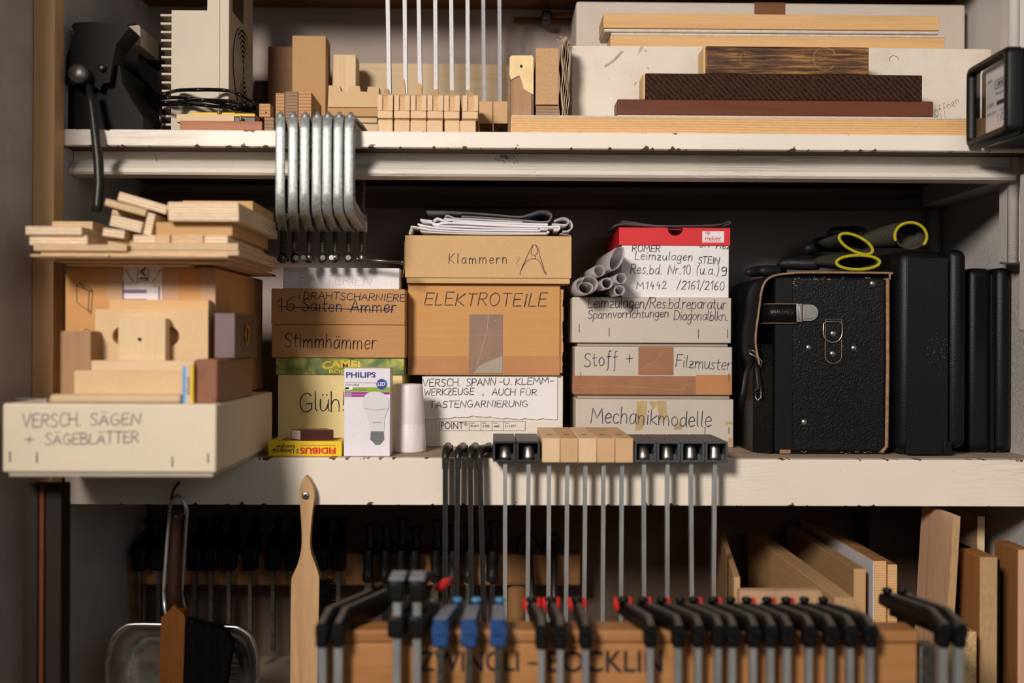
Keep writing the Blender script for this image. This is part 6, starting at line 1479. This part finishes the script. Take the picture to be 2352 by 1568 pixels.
# tall leaning plywood
r_ = thing('board','tall pinkish plywood board leaning at the lower right boards','board',(P(2190,1400,1.55).x,1.56,ZB),'boards at the lower right')
zt = P(2205,1186,1.55).z; ptop = P(2206.5,1186,1.55).x; pb = P(2192,1435,1.55).x; kx = (ptop-pb)/(zt-P(2192,1435,1.55).z); w = S(17,1.55)
def xat(z): return ptop-kx*(zt-z)
mb = MB(); mb.loft([[(xat(z)-w,1.5508,z),(xat(z),1.5508,z),(xat(z),1.665,z),(xat(z)-w,1.665,z)] for z in (ZB+.0004,zt)], True, False); mb.build('board_body', M['face_pk'], r_)
mb = MB(); mb.loft([[(xat(z)-w+.0003,1.5501,z),(xat(z)-.0003,1.5501,z),(xat(z)-.0003,1.5507,z),(xat(z)-w+.0003,1.5507,z)] for z in (ZB+.0008,zt-.0003)], True, False); mb.build('layered_edge', M['plyx'], r_)
lying('board','narrow pinkish board with pale edge behind the tall plywood',2262,1185,1.72,.065,17,(M['face_pk'],M['birch_z']))
lying('board','thick brown board with striped edge right of the tall plywood',2291,1279,1.53,.068,41,(M['face_rd'],M['plyx']))
lying('board','thin black rubber edged sheet behind the thick striped board',2297,1285,1.56,.20,5,(M['black'],M['black']))
lying('board','reddish board with pale pinkish end at the right frame edge',2372,1262,1.56,.075,34,(M['face_rd'],M['face_pk']))
lying('board','pale rounded board behind the reddish board at the right',2318,1222,1.78,.12,40,(M['birch_y'],M['birch_z']))
lying('board','chipboard piece with pale core standing before the thick striped board',2243,1450,1.50,.028,34,(M['chip_dk'],M['chip']))
o = MB(); p = P(2330,1225,1.92); o.lathe((p.x,1.93,ZB+.0004),[(.035,0),(.035,p.z-ZB-.03),(.05,p.z-ZB-.01),(.05,p.z-ZB+.02),(.02,p.z-ZB+.024)]); tag(o.build('drain_pipe', M['old_white']), 'pale old pipe with a collar at the right rear corner', 'pipe')
# dark boards standing at the left wall
for k,(xa,xb_,m_,lb) in enumerate(((52,86,'shaded_wood','dark brown board standing at the left wall'),(89.5,100,'mahog','narrow reddish strip standing between dark boards at the left'),(104,140,'shaded_wood','nearly black board standing at the left wall under the saw box'))):
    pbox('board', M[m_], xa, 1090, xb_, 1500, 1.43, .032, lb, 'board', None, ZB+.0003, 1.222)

# ============================================================ FRONT RACK
YF = 1.30
zt = P(1400,1448,YF).z
rk = thing('clamp_rack', 'orange wooden clamp rack with stencilled black words in the foreground', 'rack', (P(1400,1568,YF).x,YF+.02,0))
xa, xb = P(738,1500,YF).x, P(2112,1500,YF).x
mb = MB(); z1 = P(1400,1478,YF).z; mb.box((xa,YF,z1+.0006),(xb,YF+.045,zt),.003); mb.build('top_rail', M['orangew'], rk)
mb = MB(); mb.box((xa+.004,YF+.0015,z1-.075),(xb-.002,YF+.043,z1),.002); mb.build('lettered_board', M['orangew'], rk)
for x in (xa+.018, xb-.02):
    mb = MB(); mb.box((x-.016,YF+.0455,.0),(x+.016,YF+.0775,zt-.01),.002); mb.build('post', M['orangew'], rk)
mb = MB(); mb.box((xb+.004,YF+.01,0.02),(xb+.026,YF+.04,P(2130,1490,YF).z),.002); mb.box((xb-.004,YF+.012,z1-.05),(xb+.0045,YF+.038,z1-.02)); mb.build('steel_upright', M['zincd'], rk)
for x in (xa+.018, xb-.02):
    mb = MB(); mb.box((x-.018,YF-.12,.0),(x+.018,YF+.105,.03),.003); mb.build('foot', M['orangew'], rk)
mb = MB(); mp = fr(YF+.0015,.0004); typeset(mb,'ZWINGLI',962,1494,1192,1542,mp,.012); typeset(mb,'BÖCKLIN',1258,1482,1522,1544,mp,.012); rect(mb,1212,1520,1238,1526,mp); mb.build('stencil_lettering', M['ink'], rk)
def rackclamp(x, label, kind='black', yb=1480, arm=None, group='clamps on the front rack'):
    """clamp hung over the rack: bar in front of the rail, fixed jaw running back over it"""
    Yb = YF-.018
    r_ = thing('bar_clamp', label, 'clamp', (P(x,yb,Yb).x,Yb,zt), group)
    c = P(x,yb,Yb); ax = arm if arm is not None else c.x*0.0
    body = {'black':'black','blue':'blue','big':'black'}[kind]; w = {'black':.0068,'blue':.0090,'big':.0064}[kind]
    dx = ax   # sideways run of the arm per metre of depth
    X = lambda y: c.x+dx*max(0,y-Yb-.012)
    zb = min(c.z, zt-.012)
    mb = MB(); flatbar(mb, c.x, Yb, .62, zb-.0002, .0070 if kind != 'big' else .009, .012); mb.build('bar', M['steel' if kind != 'blue' else 'zincd'], r_)
    mb = MB(); zz = zt+.0012
    mb.box((c.x-w,Yb-.011,zb),(c.x+w,Yb+.011,zz+.004),.003,2)
    L = .088 if kind == 'black' else .085 if kind == 'blue' else .108 if x < 1000 else .088
    st = [(Yb-.011,zz,zz+.012,w),(Yb+.012,zz,zz+.018,w*.95),(Yb+.05,zz+.0006,zz+.019,w*.72),(Yb+L*.8,zz+.002,zz+.018,w*.62),(Yb+L,zz+.003,zz+.015,w*.6)]
    if kind == 'big': st = [(Yb-.012,zz,zz+.014,w),(Yb+.02,zz,zz+.024,w),(Yb+.07,zz+.004,zz+.028,w*.95),(Yb+L*.8,zz+.01,zz+.030,w*.8),(Yb+L,zz+.014,zz+.026,w*.6)]
    rings = [[(X(y)+ww*u,y,z) for u,z in ((-1,z0),(1,z0),(1,z1_-.004),(.55,z1_),(-.55,z1_),(-1,z1_-.004))] for y,z0,z1_,ww in st]
    mb.loft(rings); mb.build('fixed_jaw', M[body] if kind != 'blue' else M['blue'], r_)
    ye = Yb+L-.008; ze = st[-1][2]
    mb = MB(); mb.lathe((X(ye),ye,ze-.002),[(.0045,0),(.0045,.005),(.0060,.0055),(.0060,.0085),(.0045,.010)],n=14); mb.build('pressure_tip', M['black' if kind != 'blue' else 'cyan'], r_)
    if kind != 'blue':
        mb = MB(); mb.loft([[(X(y)-ww*.5,y,z1_+.0001),(X(y)+ww*.5,y,z1_+.0001),(X(y)+ww*.5,y,z1_+.0006),(X(y)-ww*.5,y,z1_+.0006)] for y,z0,z1_,ww in st[:-1]],True,False); mb.build('dusty_top', M['dust'], r_)
    if kind == 'blue':
        mb = MB(); y0,y1 = Yb-.002, Yb+.05; mb.loft([[(X(y)-w*.8,y,zz+h),(X(y)+w*.8,y,zz+h),(X(y)+w*.8,y,zz+h+.0012),(X(y)-w*.8,y,zz+h+.0012)] for y,h in ((y0,.0160),(y1,.0190))],True,False); mb.build('worn_top', M['bluegrey'], r_)
    return r_, c, X, zz
def redhandle(r_, c, X, zz, dx, dz=.001, y0=.060):
    y = YF-.018+y0+.02
    mb = MB(); mb.tube([(X(y)+dx,y-.012,zz+.012+dz),(X(y)+dx*1.2,y,zz+.016+dz),(X(y)+dx*.9,y+.02,zz+.012+dz)], [.0016,.0024,.0016], 10, False, 2.6); mb.build('red_grip', M['redp'], r_)
red_l = ((1243,-.05),(1286,-.02),(1344,0))
for k,(x,ar) in enumerate(red_l):
    r_,c,X,zz = rackclamp(x, f'black clamp with red grips beside the blue clamps, {ORD[k]} of three', 'black', 1486, (-.12,-.09,-.05)[k])
    for s_ in (-1,1): redhandle(r_,c,X,zz,s_*.0074)
xs_ = (1492,1556,1602,1648,1680,1728,1768,1806,1856,1905,1950,1996)
for k,x in enumerate(xs_):
    r_,c,X,zz = rackclamp(x, f'black clamp at the right of the front rack, {ORD[k]} of twelve', 'black', 1478-(k%3)*3, (-.30,-.42,-.42,-.42,-.42,-.42,-.40,-.40,-.40,-.42,-.42,-.42)[k])
    if k < 10 and k not in (3,6): redhandle(r_,c,X,zz,.0074)
    if k == 0: redhandle(r_,c,X,zz,-.0078)
for k,x in enumerate((1012,1077,1144)):
    rackclamp(x, f'blue enamelled clamp on the front rack, {ORD[k]} of the three', 'blue', 1478, (.24,.10,.03)[k])
for k,x in enumerate((741,778)):
    rackclamp(x, ('long jawed black clamp at the front rack left end, left of the pair','long jawed black clamp at the front rack left end, right of the pair')[k], 'big', 1464+k*14, .58)
for k,x in enumerate((2163,2200)):
    rackclamp(x, ('worn black clamp at the front rack right end, left of the pair','worn black clamp at the front rack right end, right of the pair')[k], 'big', 1480-8*k, -.50)
for k,x in enumerate((912,958)):
    Yb = YF-.018
    r_ = thing('bar_clamp', ('tall quick grip clamp with chrome trigger on the front rack, left of the pair','tall quick grip clamp with red button on the front rack, right of the pair')[k], 'clamp', (P(x,1460,Yb).x,Yb,zt), 'clamps on the front rack')
    c = P(x,1460,Yb); z2 = P(x,1410,Yb).z; z3 = P(x,1378,Yb).z; z4 = P(x,1322,Yb).z; dxk = .12
    mb = MB(); flatbar(mb, c.x, Yb, .62, z4-.004, .0085, .012); mb.build('bar', M['steel'], r_)
    mb = MB(); mb.box((c.x-.0095,Yb-.012,c.z),(c.x+.0095,Yb+.012,z2),.003,2)
    mb.loft([[(c.x+dxk*(y-Yb)+.009*u,y,z) for u,z in ((-1,z0),(1,z0),(1,z1_),(-1,z1_))] for y,z0,z1_ in ((Yb-.008,zt+.001,z2-.002),(Yb+.03,zt+.001,z2-.001),(Yb+.09,zt+.002,z2-.008))]); mb.build('sliding_jaw', M['black'], r_)
    mb = MB(); mb.box((c.x-.0085,Yb-.011,z3),(c.x+.0085,Yb+.011,z4-.004),.003,2)
    mb.loft([[(c.x+dxk*(y-Yb)+.008*u,y,z) for u,z in ((-1,z0),(1,z0),(1,z1_),(-1,z1_))] for y,z0,z1_ in ((Yb-.006,z3+.012,z4-.003),(Yb+.04,z3+.014,z4-.002),(Yb+.08,z3+.008,z4-.012),(Yb+.105,z3+.004,z4-.026))]); mb.build('grip_head', M['black'], r_)
    mb = MB(); mb.box((c.x-.0085,Yb-.012,z4-.0038),(c.x+.0090,Yb+.03,z4),.0015); mb.build('top_cap', M['bluegrey'], r_)
    mb = MB(); mb.lathe((c.x+.0130,Yb+.035,(z2+z3)/2),[(.001,-.007),(.006,-.004),(.0075,0),(.006,.004),(.001,.007)],n=14); mb.tube([(c.x+.006,Yb+.03,z2+.002),(c.x+.012,Yb+.034,(z2+z3)/2),(c.x+.014,Yb+.05,z3+.002)],.003,8); mb.build('trigger', M['nickel'], r_)
    if k:
        mb = MB(); yy = Yb+.075; mb.tube([(c.x+.020,Yb+.055,z3+.002),(c.x+.027,Yb+.075,z3+.003),(c.x+.034,Yb+.09,z3+.005)], [.0045,.0055,.004], 10); mb.build('red_button', M['redp'], r_)
